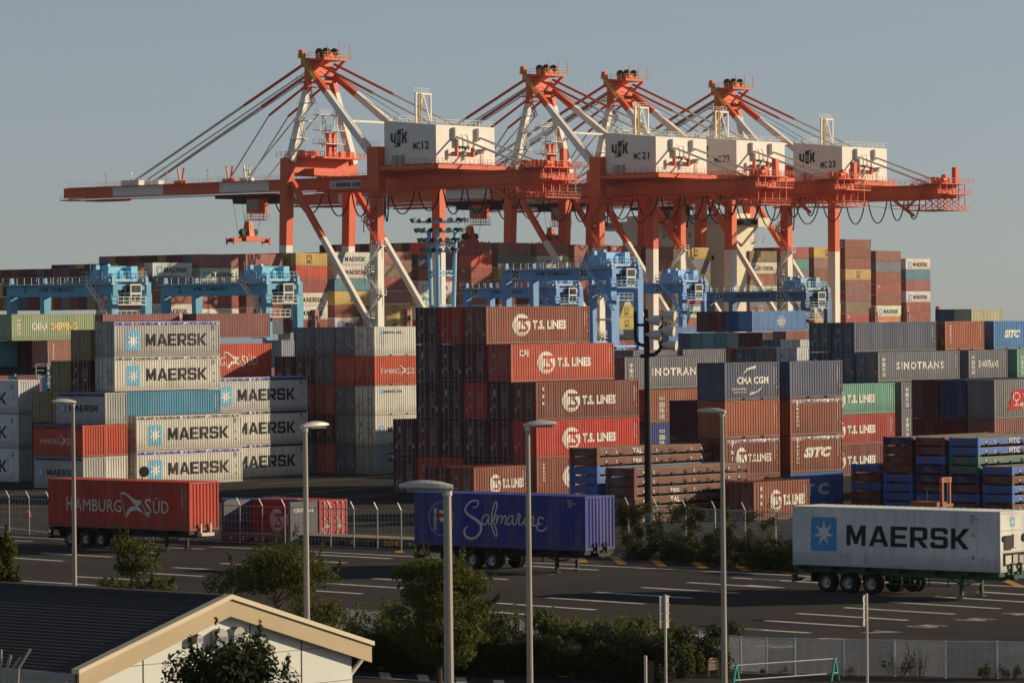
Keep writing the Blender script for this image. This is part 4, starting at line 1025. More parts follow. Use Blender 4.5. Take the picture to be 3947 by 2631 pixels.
    sp = MB(); sp.box(sx-.5, -6., 32.0, sx+.5, 6., 32.7).box(sx-1.2, -2., 32., sx+1.2, 2., 33.2)
    for y in (-6.0, 5.6): sp.box(sx-1.25, y, 31.7, sx+1.25, y+.4, 32.5)
    for y in (-6.1, 6.0):
        for x in (-1.1, 1.1): sp.box(sx+x-.12, y-.1, 31.2, sx+x+.12, y+.2, 32.9)
    S1 = sp.build("spreader", CO, R)
    MB().hexa([(sx-1.2, -.9, 33.2), (sx+1.2, -.9, 33.2), (sx+1.2, .9, 33.2), (sx-1.2, .9, 33.2), (sx-.6, -.5, 36.6), (sx+.6, -.5, 36.6), (sx+.6, .5, 36.6), (sx-.6, .5, 36.6)]).build("cable_basket", CO, S1)
    for y in (-1.9, 1.9): MB().tube((sx-.5, y, 34.), (sx+.5, y, 34.), .8, 12).build("sheave", BLACK, S1)
    # festoon cables
    def loop(x0, x1, y, sag):
        n = 10; pts = []
        for i in range(n+1):
            t = i/n; pts.append((x0+(x1-x0)*t, y, 41.9-1.25*sag*(1-(2*t-1)**2)**.8))
        for d in (0, .16): MB().path([(a, b+d*1.5, c) for a, b, c in pts], .10, 4).build("festoon_cable", CORD, R)
    MB().box(2., -4.9, 41.9, 64., -4.7, 42.1).build("festoon_rail", CO, R)
    for x0, x1, sg in ((-10, -4, 3.4), (-3, 4.5, 3.5), (6, 12.5, 4.), (13, 18., 4.2), (19.5, 21.4, 5.), (21., 22.6, 5.5), (22.4, 23.6, 5.2), (24, 31, 4.), (32, 38, 3.6), (39, 44.5, 4.3), (45.5, 51, 4.2), (52, 56, 3.8), (57, 60.5, 3.6)): loop(x0, x1, -4.8, sg)
    if sign:
        MB().box(6.2, -4.22, 42.9, 15.4, -4.1, 44.7).build("sign_board", PRINT0, R, S(196, 196, 200))
        p = P2().text("MAERSK LINE", 1.9, .38, 9.0, 1.42, bold=.05); ob("lettering", p.mesh("lettering", PRINT0, (6.2, -4.24, 42.9)), R, S(34, 38, 44))
        p = star7(P2(), 1.0, .9, .7, .7); ob("logo_star", p.mesh("logo_star", PRINT0, (6.2, -4.24, 42.9)), R, S(120, 160, 200))
    return R
def apex_ground(px, py, A=61.):
    r = ray(px, py); k = A/r[2]; return Vector((r[0]*k, r[1]*k, 0))
for (xv, yv), lab, num, sg in (((735, 112), "leftmost orange and white quay crane, its spreader hanging against the sky", "MC12", True), ((1240, 150), "second orange and white quay crane from the left", "MC21", True),
                               ((1425, 162), "third orange and white quay crane from the left", "MC22", False), ((1670, 182), "rightmost orange and white quay crane", "MC23", False)):
    make_crane(apex_ground(xv*1.678, yv*1.678), lab, num, sg)

# ================================================================== container ship at the quay
SV = -577.       # distance of the ship's landward side along NN
def shipP(t, n=0., z=0.): return Q*t+NN*(SV-n)+Z3*z
def ship_t(px):
    r = ray(px, 1240); P = NN*SV; det = -r[0]*Q.y+Q.x*r[1]; k = (-P.x*Q.y+Q.x*P.y)/det
    return (r[0]*k-P.x)*Q.x+(r[1]*k-P.y)*Q.y
HULL = plain("hull_paint", S(120, 58, 50), .6, 0, .15, .05); CREAMS = plain("ship_cream", PC(214, 198, 158)+(1,), .6, 0, .06, .1)
RS = empty("container_ship", shipP(ship_t(300), 0, 0), TQ, "large container ship moored behind the quay cranes", "ship")
L_ship = 380.; B = 45.
MB().hexa([(-20, 0.5, -2), (L_ship-30, .5, -2), (L_ship-30, B, -2), (-20, B, -2), (-26, 0, 8.6), (L_ship, 0, 8.6), (L_ship, B, 8.6), (-26, B, 8.6)]).build("hull", HULL, RS)
tsup = ship_t(2842)-ship_t(300)
sup = MB().box(tsup, .6, 8.6, tsup+8.5, 36., 38.6).box(tsup+.6, 1.2, 38.6, tsup+8, 35, 40.2); sup.build("superstructure", CREAMS, RS)
MB().box(tsup+1., -6., 36.6, tsup+6, 44., 38.9).build("bridge_wing", CREAMS, RS)
MB().beam((tsup+3, 40., 36.5), (tsup+3, 33., 31.), .5).beam((tsup+3, -4., 36.5), (tsup+3, .6, 32.), .5).build("wing_strut", CREAMS, RS)
for i in range(6): MB().box(tsup-.05, 10+i*2.1+(4 if i > 2 else 0), 34.3, tsup+.02, 10.8+i*2.1+(4 if i > 2 else 0), 35.6).build("window", GLASS, RS)
for i in range(8): MB().box(tsup-.05, 3+i*4.0, 28.5 if i % 3 else 31, tsup+.02, 3.8+i*4., 29.6 if i % 3 else 32.1).build("window", GLASS, RS)
MB().box(tsup+.95, -5.8, 37.2, tsup+1.0, 43.5, 38.4).build("bridge_window", GLASS, RS)
for z in (12., 15.5, 19., 22.5, 26., 29.5, 33.):
    m = MB().box(tsup+8.5, -.6, z, tsup+11., 3., z+.15); rails(m, [(tsup+8.5, -.6, z+.1), (tsup+11, -.6, z+.1), (tsup+11, 3., z+.1)], 1.1, .9, .05); m.build("deck_platform", CREAMS, RS)
for dx in (0., 3.2): MB().tube((tsup+3+dx, 20, 40.), (tsup+3+dx, 20, 43.5), .9, 10).build("funnel_pipe", BLACK, RS)
SB = [(CREAM, "cream", "maersk"), (PINKB, "dusty brown", None), (BROWN, "brown", None), (PC(150, 70, 60), "red brown", "cai"), (PC(140, 84, 72), "pale brown", None), (YELL, "yellow", "msc"), (PC(120, 108, 72), "olive", None), (GREYD, "grey", None), (MAROON, "maroon", None), (BLUEG, "slate", None), (TEALD, "teal", None), (HRED, "red", None)]
WT = [22, 22, 14, 12, 16, 10, 4, 6, 4, 4, 3, 4]
def small_box(L, Hh):
    return cached(("small", L, Hh), lambda: MB().box(0, 0, 0, L, CW, Hh-.03).mesh("container_body", [PAINT_FLAT2]))
PAINT_FLAT2 = paintmat("ship_box_paint", wear=.8); 
_nt = PAINT_FLAT2.node_tree; rib_bump(_nt, _nt.nodes["Principled BSDF"], .5, .03)
SHIPB = 0
def ship_box(t, row, z, L, Hh, col, label, dk=None):
    o = empty("shipping_container", shipP(t, row*2.5, z), TQ, label, "container", "containers on the ship")
    ob("container_body", small_box(L, Hh), o, tuple(col)+(1,))
    if dk:
        for nm, me, c in deco(dk, L, Hh): ob(nm, me, o, c if c is not None else tuple(col)+(1,)).location.y = -.05
    return o
tops = [25.4, 26.5, 28.4, 28.6, 28.9, 29.2, 29.4, 31.6, 31.8, 31.9, 31.8, 31.7, 31.6, 31.5, 31.4, None, 30.8, 31.8, 32.0, 32.2, 31.3, 29.3]
t0 = ship_t(402); rnd = random.Random(11)
nb = len(tops); EXPL = {19: ["brown", "brown", "yellow", "pale brown", "pale brown", "olive", "red brown", "cream"], 20: ["pale brown", "grey", "brown", "red brown", "brown", "cream", "orange"], 21: ["cream", "slate blue", "pale brown", "cream", "brown", "red brown"],
                        1: ["cream", "grey", "brown", "cream", "red", "cream"], 4: ["yellow", "red", "red brown", "cream", "cream", "brown"], 5: ["cream", "cream", "teal", "yellow", "brown", "cream"]}
cmap = {n: (c, d) for c, n, d in SB}; cmap["orange"] = (ORANGE, "ccni"); cmap["slate blue"] = (PC(84, 116, 136), None)
pit = (ship_t(3493)-t0)/(nb-1)
M = MB(); stuffcols = [MAROON, DMAR, BROWN2, OLIVE, GREYD, PURP, BLUEG, PINKB, YELL]
stm = []
for i, c in enumerate(stuffcols):
    stm.append(plain(f"far_box_{i}", tuple(c)+(1,), .6, 0, .12, .3))
ORD = ["first", "second", "third", "fourth", "fifth", "sixth", "seventh", "eighth", "ninth", "tenth", "eleventh", "twelfth", "thirteenth", "fourteenth", "fifteenth", "sixteenth", "seventeenth", "eighteenth", "nineteenth", "twentieth", "twenty-first", "twenty-second"]
for b in range(nb):
    zt = tops[b]
    if zt is None: continue
    t = t0+b*pit; prev = tops[b-1] if b and tops[b-1] else 9.
    nt_ = int((zt-9.)/2.92); z0 = zt-nt_*2.92
    ex = EXPL.get(b)
    for k in range(nt_):           # nearest row, top tier first
        z = zt-(k+1)*2.92
        if z < 8.8: break
        if ex and k < len(ex): nm = ex[k]; c, dk = cmap[nm]
        else: c, nm, dk = rnd.choices(SB, WT)[0]
        c = tuple(x*rnd.uniform(.85, 1.1) for x in c)
        ship_box(t, 0, z, L40, HC, c, f"{nm} container on the ship, {ORD[b]} bay from left, {ORD[k]} from the top", dk)
    nr = 13 if b == 0 else 12
    for r in range(1, nr):
        hh = rnd.choice((0, 0, 0, 1, 2)) if b else 0
        for k in range(nt_):
            z = zt-(k+1)*2.92+(hh*2.92 if k == 0 and False else 0)
            if b and z+2.92 < prev-.5: break
            if z < 14: break
            M.mat(rnd.choices(range(9), [6, 5, 5, 2, 4, 4, 3, 2, 1])[0])
            p = [shipP(t+a, r*2.5+bb, z+cc) for cc in (0.02, 2.87) for a, bb in ((0, 0), (L40, 0), (L40, CW), (0, CW))]
            M.hexa(p)
stuff(M.build("ship_container_rows", stm))["label"] = "inner rows of containers on the ship, dark ends to the left"
# folded flat racks topping a bay, lashing posts between the bays
for k in range(3):
    fr = empty("flat_rack", shipP(t0+19*pit, 0, 32.25+k*.66), TQ, f"folded brown flat rack on top of the ship's cargo, {['lowest', 'middle', 'topmost'][k]} of three", "flat rack", "folded flat racks on the ship")
    MB().box(0, 0, 0, L40, 2.44, .56).build("rack_base", PRINT0, fr, tuple(BROWN)+(1,)); MB().box(L40-.3, 0, .0, L40+.1, .3, .64).build("corner_post", PRINT0, fr, tuple(BROWN)+(1,))
for px in (1200, 1385, 1555, 3360, 3482, 3605):
    t = ship_t(px)
    o = empty("lashing_post", shipP(t, -1.2, 8.), TQ, f"dusty pink lashing post {'left' if px < 1300 else 'between bays'} on the ship at column {px//100}" if False else {1200: "pink lashing post on the ship just right of the left pale blue cranes", 1385: "pink lashing post on the ship beside the leftmost crane's stairs", 1555: "pink lashing post on the ship left of the blue light tower", 3360: "pink lashing post on the ship, left of three at right", 3482: "pink lashing post on the ship, middle of three at right", 3605: "pink lashing post at the ship's right end"}[px], "post", "lashing posts on the ship")
    MB().box(0, 0, 0, 1.4, 1.2, 6.2).box(.1, .1, 6.2, 1.3, 1.1, 8.4).build("post_body", plain(f"post_pink_{px}", PC(168, 104, 92)+(1,), .6), o); MB().box(.45, -.04, 4.4, .95, .02, 7.).build("post_slot", BLACK, o)

# ================================================================== yard gantries (rubber tyred)
def make_rtg(pxR, pxL, zt, label, mats, num, word=None, wb=7.0, hasword=True):
    P1 = AD(pxR, 1238, 1.); t1 = inplane(pxL, 1238, P1, V)[0]; D = 23.5/t1; P = AD(pxR, 1238, D); P.z = 0
    R = empty("yard_gantry", P, YA+math.pi/2, label, "gantry", "rubber-tyred yard gantries")
    mb, ml = mats     # local x = V (to the left, away), local y = -U (towards viewer-left): near frame y=0, far frame y=-wb
    zb = zt-2.1
    for y in (0, -wb):
        for x in (0, 23.5):
            MB().beam((x, y, 1.8), (x, y, zb+.3), 1.0, .9, 1.0, 1.5, up=(0, 1, 0)).build("leg", mb, R)
            MB().beam((x, y, zb-.2), (x, y, zt+.9), .8, 1.2, .3, .5, up=(0, 1, 0)).build("leg_head", mb, R)
            for dy in (-1.2, 1.2): MB().tube((x-.3, y+dy, .8), (x+.3, y+dy, .8), .8, 14).build("wheel", RUBBER, R)
        MB().box(-.6, y-.5, zb, 24.1, y+.5, zt).build("girder", mb, R)
        m = MB(); rails(m, [(-1., y+1.0, zt-.2), (24.5, y+1.0, zt-.2)], 1.1, 1.6, .05); m.box(-1., y+.5, zt-.32, 24.5, y+1.15, zt-.2); m.build("walkway", ZINC, R)
    for x in (0, 23.5):
        MB().box(x-.5, -wb-1.8, 1.2, x+.5, 1.8, 2.1).build("sill_beam", mb, R); MB().tube((x, 0, 9.), (x, -wb, 9.), .22, 8).build("tie_bar", ml, R)
        MB().box(x-.4, -wb, zt-1.2, x+.4, 0, zt-.3).build("end_tie", mb, R)
    # trolley machinery
    tx = 3.2
    m = MB().box(tx-2.6, -wb-.6, zt+.1, tx+3.2, .6, zt+.5); rails(m, [(tx-2.6, .6, zt+.5), (tx+3.2, .6, zt+.5), (tx+3.2, -wb-.6, zt+.5)], 1.1, 1., .05)
    m.tube((tx, -5.6, zt+1.7), (tx, -1.8, zt+1.7), .85, 12); m.box(tx-1.8, -2.2, zt+.5, tx-.4, -.4, zt+2.4); m.box(tx+1.4, -5.2, zt+.5, tx+2.6, -3., zt+1.9)
    for i in range(7): m.tube((tx-2+i*.7, -1-i*.7, zt+.5), (tx-2+i*.7, -1-i*.7, zt+1.4+(i % 3)*.5), .3, 7)
    m.build("trolley", ml, R)
    MB().box(tx-2., -6.3, zt+.5, tx-.9, -5.0, zt+2.5).build("electrical_cabinet", ml, R)
    m = MB()
    for i, (a, b_, c) in enumerate(((-1.6, -1.0, 1.9), (.4, -.6, 2.3), (1.9, -1.6, 1.5), (2.4, -4.4, 1.7), (-1.9, -3.4, 1.4), (.9, -6.2, 1.6))): m.box(tx+a, b_, zt+.5, tx+a+.7, b_+.7, zt+.4+c)
    rails(m, [(tx-2.6, -wb-.6, zt+.5), (tx-2.6, .6, zt+.5)], 1.1, .9, .05); m.tube((tx+2.2, -.3, zt+.5), (tx+2.2, -.3, zt+3.4), .05, 5); m.tube((tx+.2, -2.4, zt+2.6), (tx+2.4, -2.4, zt+2.2), .3, 8); m.build("hoist_gear", ml, R)
    MB().box(-1.2, -4.9, zb-1.2, 1.3, -2.6, zb+1.8).build("operator_cab", CWH, R)
    m = MB()
    for i in range(2):
        for j in range(2): m.box(-1.0+i*1.15, -2.59, zb-.9+j*1.4, -.1+i*1.15, -2.55, zb+.2+j*1.4)
        for j in range(2): m.box(-1.26, -4.7+i*1., zb-.9+j*1.4, -1.2, -3.85+i*1., zb+.2+j*1.4)
    m.build("cab_window", GLASS, R)
    m = MB().box(-1.6, -5.4, zb-1.45, 2., .4, zb-1.3); rails(m, [(-1.6, -5.4, zb-1.3), (-1.6, .4, zb-1.3), (2., .4, zb-1.3)], 1.1, 1.1, .06); stairs(m, (1.2, 1.2, zb-1.3), (4.4, 1.2, zt-.2)); stairs(m, (1.4, 1.3, zb-1.4), (-1., .9, zb-5.2)); m.box(-1.8, -3.4, zb-3.6, .8, 1.2, zb-3.45); rails(m, [(-1.8, -3.4, zb-3.45), (-1.8, 1.2, zb-3.45)], 1.1, 1., .06); m.build("access_stair", CWH if mats[0] is RT_TEAL else ml, R)
    m = MB(); stairs(m, (-.8, -6.6, 2.), (-.8, -1.4, 9.)); m.box(-1.2, -1.6, 8.9, 0, .4, 9.05); m.build("leg_stair", ml, R)
    m = MB()
    for k in range(18):
        a = 2*math.pi*k/18; m.beam((-.75, -3.5, 6.5), (-.75, -3.5+1.9*math.cos(a), 6.5+1.9*math.sin(a)), .05)
    for k in range(18):
        a, b = 2*math.pi*k/18, 2*math.pi*(k+1)/18; m.beam((-.75, -3.5+1.9*math.cos(a), 6.5+1.9*math.sin(a)), (-.75, -3.5+1.9*math.cos(b), 6.5+1.9*math.sin(b)), .09)
    m.build("cable_reel", ZINC, R)
    MB().box(-.9, 1.2, zb-6.9, 2.4, 1.3, zb-6.6).build("bumper_bar", CWH, R)
    # numbers and words on the shaded face (local +y side, x runs to the left)
    def face(p, name, c, dy=.515): ob(name, p.mesh(name, PRINT0, (23.5, dy, zb), (-1, 0, 0), (0, 0, 1)), R, c)
    ink = S(26, 32, 38)
    if word: face(P2().text(word, 7., .75, 15., 1.45, bold=.01), "lettering", ink)
    if len(num) == 2:
        for a in (1.6, 17.):
            face(P2().rect(a-.15, .2, a+1.75, 2.0), "number_plate", S(190, 196, 200)); face(P2().text(num, a, .5, a+1.6, 1.7, bold=.03), "number", ink, .53)
        for y in (0, -wb): 
            ob("number_plate", P2().rect(-.4, 0, .4, 2.2).mesh("number_plate", PRINT0, (-.52, y, zt-1.8), (0, -1, 0), (0, 0, 1)), R, S(190, 196, 200)); ob("number", P2().text(num, -.3, .15, .3, 2.05, bold=.03, vertical=True).mesh("number", PRINT0, (-.54, y, zt-1.8), (0, -1, 0), (0, 0, 1)), R, ink)
    else: face(P2().text(num, 3.4, .5, 4.2, 1.7, bold=.01), "number", ink)
    return R
RT_TEAL = cpaint("gantry_teal", PC(94, 156, 172)+(1,)); RT_TEAL2 = cpaint("gantry_teal_light", PC(124, 190, 200)+(1,))
RT_BLUE = cpaint("gantry_blue", PC(110, 148, 182)+(1,)); RT_BLUE2 = cpaint("gantry_blue_light", PC(146, 184, 206)+(1,)); RT_GREY = cpaint("gantry_grey_blue", PC(84, 112, 132)+(1,)); RT_GREY2 = cpaint("gantry_pale_grey", PC(150, 172, 180)+(1,))
make_rtg(436, 47, 20.0, "teal yard gantry at the far left with a white cab", (RT_TEAL, RT_TEAL2), "7", "APM TERMINALS")
make_rtg(1030, 640, 20.1, "teal yard gantry with white cab below the leftmost quay crane", (RT_TEAL, RT_TEAL2), "2", "APM TERMINALS")
make_rtg(2358, 1955, 22.4, "tall blue yard gantry numbered 30 behind the light mast", (RT_BLUE, RT_BLUE2), "30", "APM TERMINALS")
make_rtg(2143, 1802, 20.2, "blue yard gantry numbered 29 behind the central stack", (RT_BLUE, RT_BLUE2), "29", "APM TERMINALS")
make_rtg(2632, 2286, 20.8, "blue yard gantry numbered 25 right of the tall one", (RT_BLUE, RT_BLUE2), "25")
make_rtg(3105, 2740, 18.9, "grey blue yard gantry with dark lettering at right", (RT_GREY, RT_GREY2), "23", "MAERSK LINE")

# ================================================================== light tower
D = 520.; P = AD(1697, 1238, D); P.z = 0
T = empty("light_tower", P, YA, "pale blue lattice light tower crowned with rows of floodlights", "light tower")
TB = cpaint("tower_blue", PC(158, 198, 208)+(1,))
for x, y in ((-1.4, -1.), (1.4, -1.), (0, 1.5)): MB().tube((x*.75, y*.75, 0), (x*1.25, y*1.25, 25.4), .28, 8).build("column", TB, T)
m = MB()
for z in (6, 10.5, 15, 19.5, 23.):
    k = .75+.5*z/25.4; c = [(-1.4*k, -1.*k), (1.4*k, -1*k), (0, 1.5*k)]
    for i in range(3):
        a, b = c[i], c[(i+1) % 3]; m.beam((*a, z), (*b, z), .16); m.beam((*a, z+.6), (*b, z+.6), .12)
        for j in range(6): u0_, u1_ = j/6, (j+1)/6; m.beam((a[0]+(b[0]-a[0])*u0_, a[1]+(b[1]-a[1])*u0_, z+.6*(j % 2)), (a[0]+(b[0]-a[0])*u1_, a[1]+(b[1]-a[1])*u1_, z+.6*((j+1) % 2)), .07)
m.build("lattice", TB, T)
m = MB(); stairs(m, (.1, .3, 1.), (.15, .3, 23.), .5); m.build("ladder", ZINC, T)
for i, (z, r) in enumerate(((22.6, 2.0), (23.9, 2.4), (25.2, 2.8), (26.5, 3.3))):
    MB().tube((0, 0, z), (0, 0, z+.12), r, 16).build("platform", TB, T)
    for k in range(16):
        a = 2*math.pi*k/16; p = Vector((math.cos(a)*r, math.sin(a)*r, z+.45)); MB().tube(p, p+Vector((math.cos(a)*.5, math.sin(a)*.5, -.25)), .16, 8, .30).build("floodlight", FAINT if k % 3 else BLACK, T)
# ================================================================== markings on the lorry park
Z0 = (0, 1965); Z1 = (1000, 1965); Z2 = (2000, 1965); Z4 = (2947, 1965)
def zp(o, x, y): return G(o[0]+x/2.353, o[1]+y/2.353)
gline(G(-60, 2062), G(4010, 2264), .36, PAINTW, z=.007)
for o, x0, y0, x1, y1 in [(Z0, 130, 277, 295, 282), (Z0, 370, 388, 1015, 425), (Z0, 790, 355, 1435, 388), (Z0, 1285, 330, 1850, 352), (Z0, -300, 405, 575, 462), (Z0, 190, 640, 880, 682), (Z0, 690, 602, 1385, 640), (Z0, 1245, 565, 1845, 600), (Z0, 1575, 520, 2140, 548), (Z0, 2010, 482, 2400, 505),
                          (Z1, 85, 440, 790, 478), (Z1, 505, 403, 1195, 440), (Z1, 1035, 620, 1330, 638), (Z1, 620, 663, 1310, 708), (Z1, 380, 722, 930, 758), (Z1, 1860, 540, 2353, 565), (Z1, 1600, 590, 2250, 628), (Z1, 2160, 842, 2353, 856), (Z1, 1840, 905, 2353, 940),
                          (Z2, 0, 500, 715, 543), (Z2, 0, 567, 312, 583), (Z2, 258, 793, 1140, 850), (Z2, 695, 743, 1575, 798), (Z2, 1115, 700, 1990, 753), (Z2, 1530, 655, 2353, 705), (Z2, 1935, 612, 2353, 637), (Z2, 0, 856, 695, 903), (Z2, 0, 940, 238, 956), (Z2, 1630, 1050, 2230, 1085), (Z2, 2083, 992, 2230, 1001), (Z2, 1160, 1110, 1840, 1150), (Z2, 1340, 1215, 1860, 1245),
                          (Z4, -100, 622, 560, 661), (Z4, -150, 680, 170, 705), (Z4, 725, 883, 1725, 942), (Z4, 300, 936, 1300, 998), (Z4, -140, 992, 858, 1055), (Z4, -600, 1050, 410, 1113), (Z4, 1145, 833, 2140, 893), (Z4, 1545, 783, 2400, 835), (Z4, 1935, 740, 2400, 768)]:
    gline(zp(o, x0, y0), zp(o, x1, y1), .42, PAINTW)
for o, x0, y0, x1, y1 in [(Z2, 535, 412, 590, 472), (Z2, 865, 425, 945, 492), (Z2, 1225, 450, 1310, 512), (Z2, 1585, 468, 1685, 530), (Z2, 1950, 485, 2065, 553), (Z2, 2310, 498, 2430, 572), (Z4, 450, 520, 600, 596), (Z4, 1320, 560, 1460, 640), (Z4, 2090, 600, 2325, 692), (Z1, 1262, 367, 1275, 386)]:
    gline(zp(o, x0, y0), zp(o, x1, y1), .5, PAINTY, z=.0065)
def ground_word(s, px, py, w, h):
    c = G(px, py); p = P2().text(s, -w/2, -h/2, w/2, h/2, bold=.02)
    o = ob("road_number", p.mesh("road_number", PRINT0, (c.x, c.y, .008), -V, U), None, S(185, 185, 180)); structure(o)
for s, o, x, y in (("5", Z4, 1478, 1052), ("7", Z4, 1050, 1108), ("5", Z4, 1915, 992), ("4", Z4, 2300, 940), ("9", Z4, 575, 1172), ("10", Z4, 110, 1235), ("11", Z2, 1490, 1268)):
    ground_word(s, o[0]+x/2.353, o[1]+y/2.353, 1.5, 1.4)
# road at the very front with its block crossing
for i in range(4):
    x = 1130+i*345; y = 1497+i*24
    a = [zp(Z1, x-48, y-32), zp(Z1, x+48, y-28), zp(Z1, x+72, y+34), zp(Z1, x-28, y+30)]
    m = MB(); m.quad(*(Vector((p.x, p.y, .006)) for p in (a[3], a[2], a[1], a[0]))); structure(m.build("crossing_block", PAINTW))
gline(zp(Z1, 860, 1505), zp(Z1, 1900, 1575), .2, PAINTW, z=.0075)

# ================================================================== semi-trailers with their boxes
RZT = math.radians(-40.6); TD = Vector((math.cos(RZT), math.sin(RZT), 0)); TN = Vector((-math.sin(RZT), math.cos(RZT), 0))
TGREEN = plain("chassis_green", S(34, 78, 52), .55, 0, .2); TBLK = plain("chassis_dark", S(34, 31, 30), .6, 0, .2); RIM = plain("steel_rim", S(150, 148, 142), .4, .6, .15)
def tyre_mesh():
    m = MB(); n = 24; prof = [(.30, .0), (.44, .01), (.50, .06), (.51, .12), (.50, .20), (.44, .26), (.30, .27)]
    for (r0, y0), (r1, y1) in zip(prof, prof[1:]):
        for i in range(n):
            a, b = 2*math.pi*i/n, 2*math.pi*(i+1)/n
            m.quad((r0*math.cos(a), y0, r0*math.sin(a)), (r0*math.cos(b), y0, r0*math.sin(b)), (r1*math.cos(b), y1, r1*math.sin(b)), (r1*math.cos(a), y1, r1*math.sin(a)))
    return m.mesh("tyre", [RUBBER])
def rim_mesh():
    m = MB(); n = 20; prof = [(.30, .02), (.27, .05), (.25, .11), (.14, .12), (.12, .04), (.05, .02)]
    for (r0, y0), (r1, y1) in zip(prof, prof[1:]):
        for i in range(n):
            a, b = 2*math.pi*i/n, 2*math.pi*(i+1)/n
            m.quad((r0*math.cos(a), y0, r0*math.sin(a)), (r0*math.cos(b), y0, r0*math.sin(b)), (r1*math.cos(b), y1, r1*math.sin(b)), (r1*math.cos(a), y1, r1*math.sin(a)))
    for i in range(8):
        a = 2*math.pi*i/8; m.tube((.19*math.cos(a), .10, .19*math.sin(a)), (.19*math.cos(a), .13, .19*math.sin(a)), .018, 5)
    m.tube((0, .0, 0), (0, .1, 0), .09, 10); return m.mesh("rim", [RIM])
TYRE, RIMM = tyre_mesh(), rim_mesh()
def trailer(P, zc, mat, axles, leg_x, label, spare=None, bracket=None):
    R = empty("semi_trailer", (P.x, P.y, 0), RZT, label, "trailer", "parked semi-trailers")
    for y in (.62, 1.58): MB().box(.2, y, zc-.42, 12.0, y+.16, zc-.04).build("chassis_beam", mat, R)
    for x in (.3, 2.2, 4.2, 6.2, 8.2, 10.2, 11.8): MB().box(x-.08, .06, zc-.22, x+.08, 2.38, zc-.04).build("cross_member", mat, R)
    for x in (.1, 11.95): MB().box(x-.1, .02, zc-.2, x+.16, 2.42, zc-.03).build("bolster", mat, R)
    for x in axles:
        MB().tube((x, .2, .5), (x, 2.2, .5), .07, 8).build("axle", mat, R)
        for y, s in ((.02, 1), (.30, 1), (2.42, -1), (2.14, -1)):
            w = ob("tyre", TYRE, R); w.location = (x, y, .51); w.scale = (1, s, 1)
            if y in (.02, 2.42): k = ob("rim", RIMM, w)
        MB().box(x-.5, .34, .55, x+.5, .5, .75).build("spring", TBLK, R)
    for y in (.30, 2.0):
        L = MB().beam((leg_x, y+.06, zc-.2), (leg_x, y+.06, .12), .17, .15).box(leg_x-.16, y-.1, .0, leg_x+.16, y+.24, .06).build("landing_leg", mat, R)
        MB().beam((leg_x-.9, y+.06, zc-.3), (leg_x, y+.06, .62), .07).build("leg_brace", mat, R)
    MB().beam((leg_x, .36, .62), (leg_x, 2.06, .62), .08).build("leg_tie", mat, R)
    for z in (.55, .8): MB().beam((5.7, .12, z), (9.2, .12, z), .05).build("side_guard", mat, R)
    for x in (5.8, 6.9, 8., 9.1): MB().beam((x, .12, .5), (x, .2, zc-.2), .05).build("guard_post", mat, R)
    MB().box(-.15, .1, .46, -.02, 2.34, .62).build("bumper", mat, R)
    for y in (.3, 2.0): MB().box(-.12, y, .6, 0.0, y+.1, zc-.1).build("bumper_stay", mat, R)
    for y in (.12, 1.96): MB().box(-.16, y, .66, -.06, y+.34, .8).build("tail_lamp", PRINT0, R, S(150, 30, 24))
    MB().box(axles[0]-.9, .05, .5, axles[0]-.82, 2.35, .95).build("mud_flap", RUBBER, R)
    MB().box(12.0, .7, zc-.3, 12.5, 1.74, zc-.12).build("gooseneck_plate", bracket or mat, R)
    for y in (.78, 1.58): MB().box(12.22, y, zc-.15, 12.34, y+.1, zc+.42).build("stop_post", bracket or mat, R)
    if spare:
        w = ob("spare_tyre", TYRE, R); w.location = (spare, 1.2, .62); w = ob("spare_tyre", TYRE, R); w.location = (spare+.1, 1.5, .62)
    return R
WHT = plain("white_enamel", S(206, 200, 188), .5, 0, .12)
def tpos(X, Y): return Vector((X, Y, 0))-TD*L40
p = tpos(-19.1, 232.9)
trailer(p, 1.2, TBLK, (1.83, 3.2, 4.5), 9.9, "dark semi-trailer under the red box at left", bracket=WHT)
container(p, 1.2, RZT, L40, HC, PC(182, 60, 40), "red container with white flag logo on the left semi-trailer", ["hamburg", "code"], "dry", "door", "wall", rods=False)
p = tpos(3.8, 209.1)
trailer(p, 1.2, TBLK, (2.75, 4.15, 5.55), 9.9, "black semi-trailer under the blue box at centre")
container(p, 1.2, RZT, L40, HC, PC(52, 58, 120), "dark blue container with white script lettering on the middle semi-trailer", ["safmarine"], "dry", "door", "wall", rods=False)
p = tpos(23.0, 186.8)
trailer(p, 1.3, TGREEN, (1.96, 3.27, 4.65), 9.74, "green semi-trailer under the white box at right", spare=6.2)
rf = container(p, 1.3, RZT, L40, HC, PC(214, 208, 190), "white refrigerated container with black lettering and star panel on the green trailer", (), "reefer", "door", "none", rods=False)
q6 = quadmap((35, 180), (2115, 248), (50, 775), (2125, 855), L40, HC)
def rp(P, name, col, y=PY, mat=PRINT0):
    P.map(q6); ob(name, P.mesh(name, mat, (0, y, 0)), rf, col)
b = P2().rrect(232, 640, 497, 292, -28); b.f = [f for f in b.f]; rp(P2().poly([(245, 636), (485, 640), (497, 628), (495, 312), (482, 300), (248, 292), (234, 303), (234, 622)]), "logo_panel", S(74, 150, 206))
st = P2()
for i in range(14):
    pass
st = star7(P2(), 365, -458, 112, 140); st.v = [(x, -y) for x, y in st.v]; st.f = [f[::-1] for f in st.f]; rp(st, "logo_star", WHITE, PY-.003)
wd = maersk_word(P2(), 598, -580, 1818, -374); wd.v = [(x, -(y+(x-598)*-.034)+0) for x, y in wd.v]; wd.f = [f[::-1] for f in wd.f]
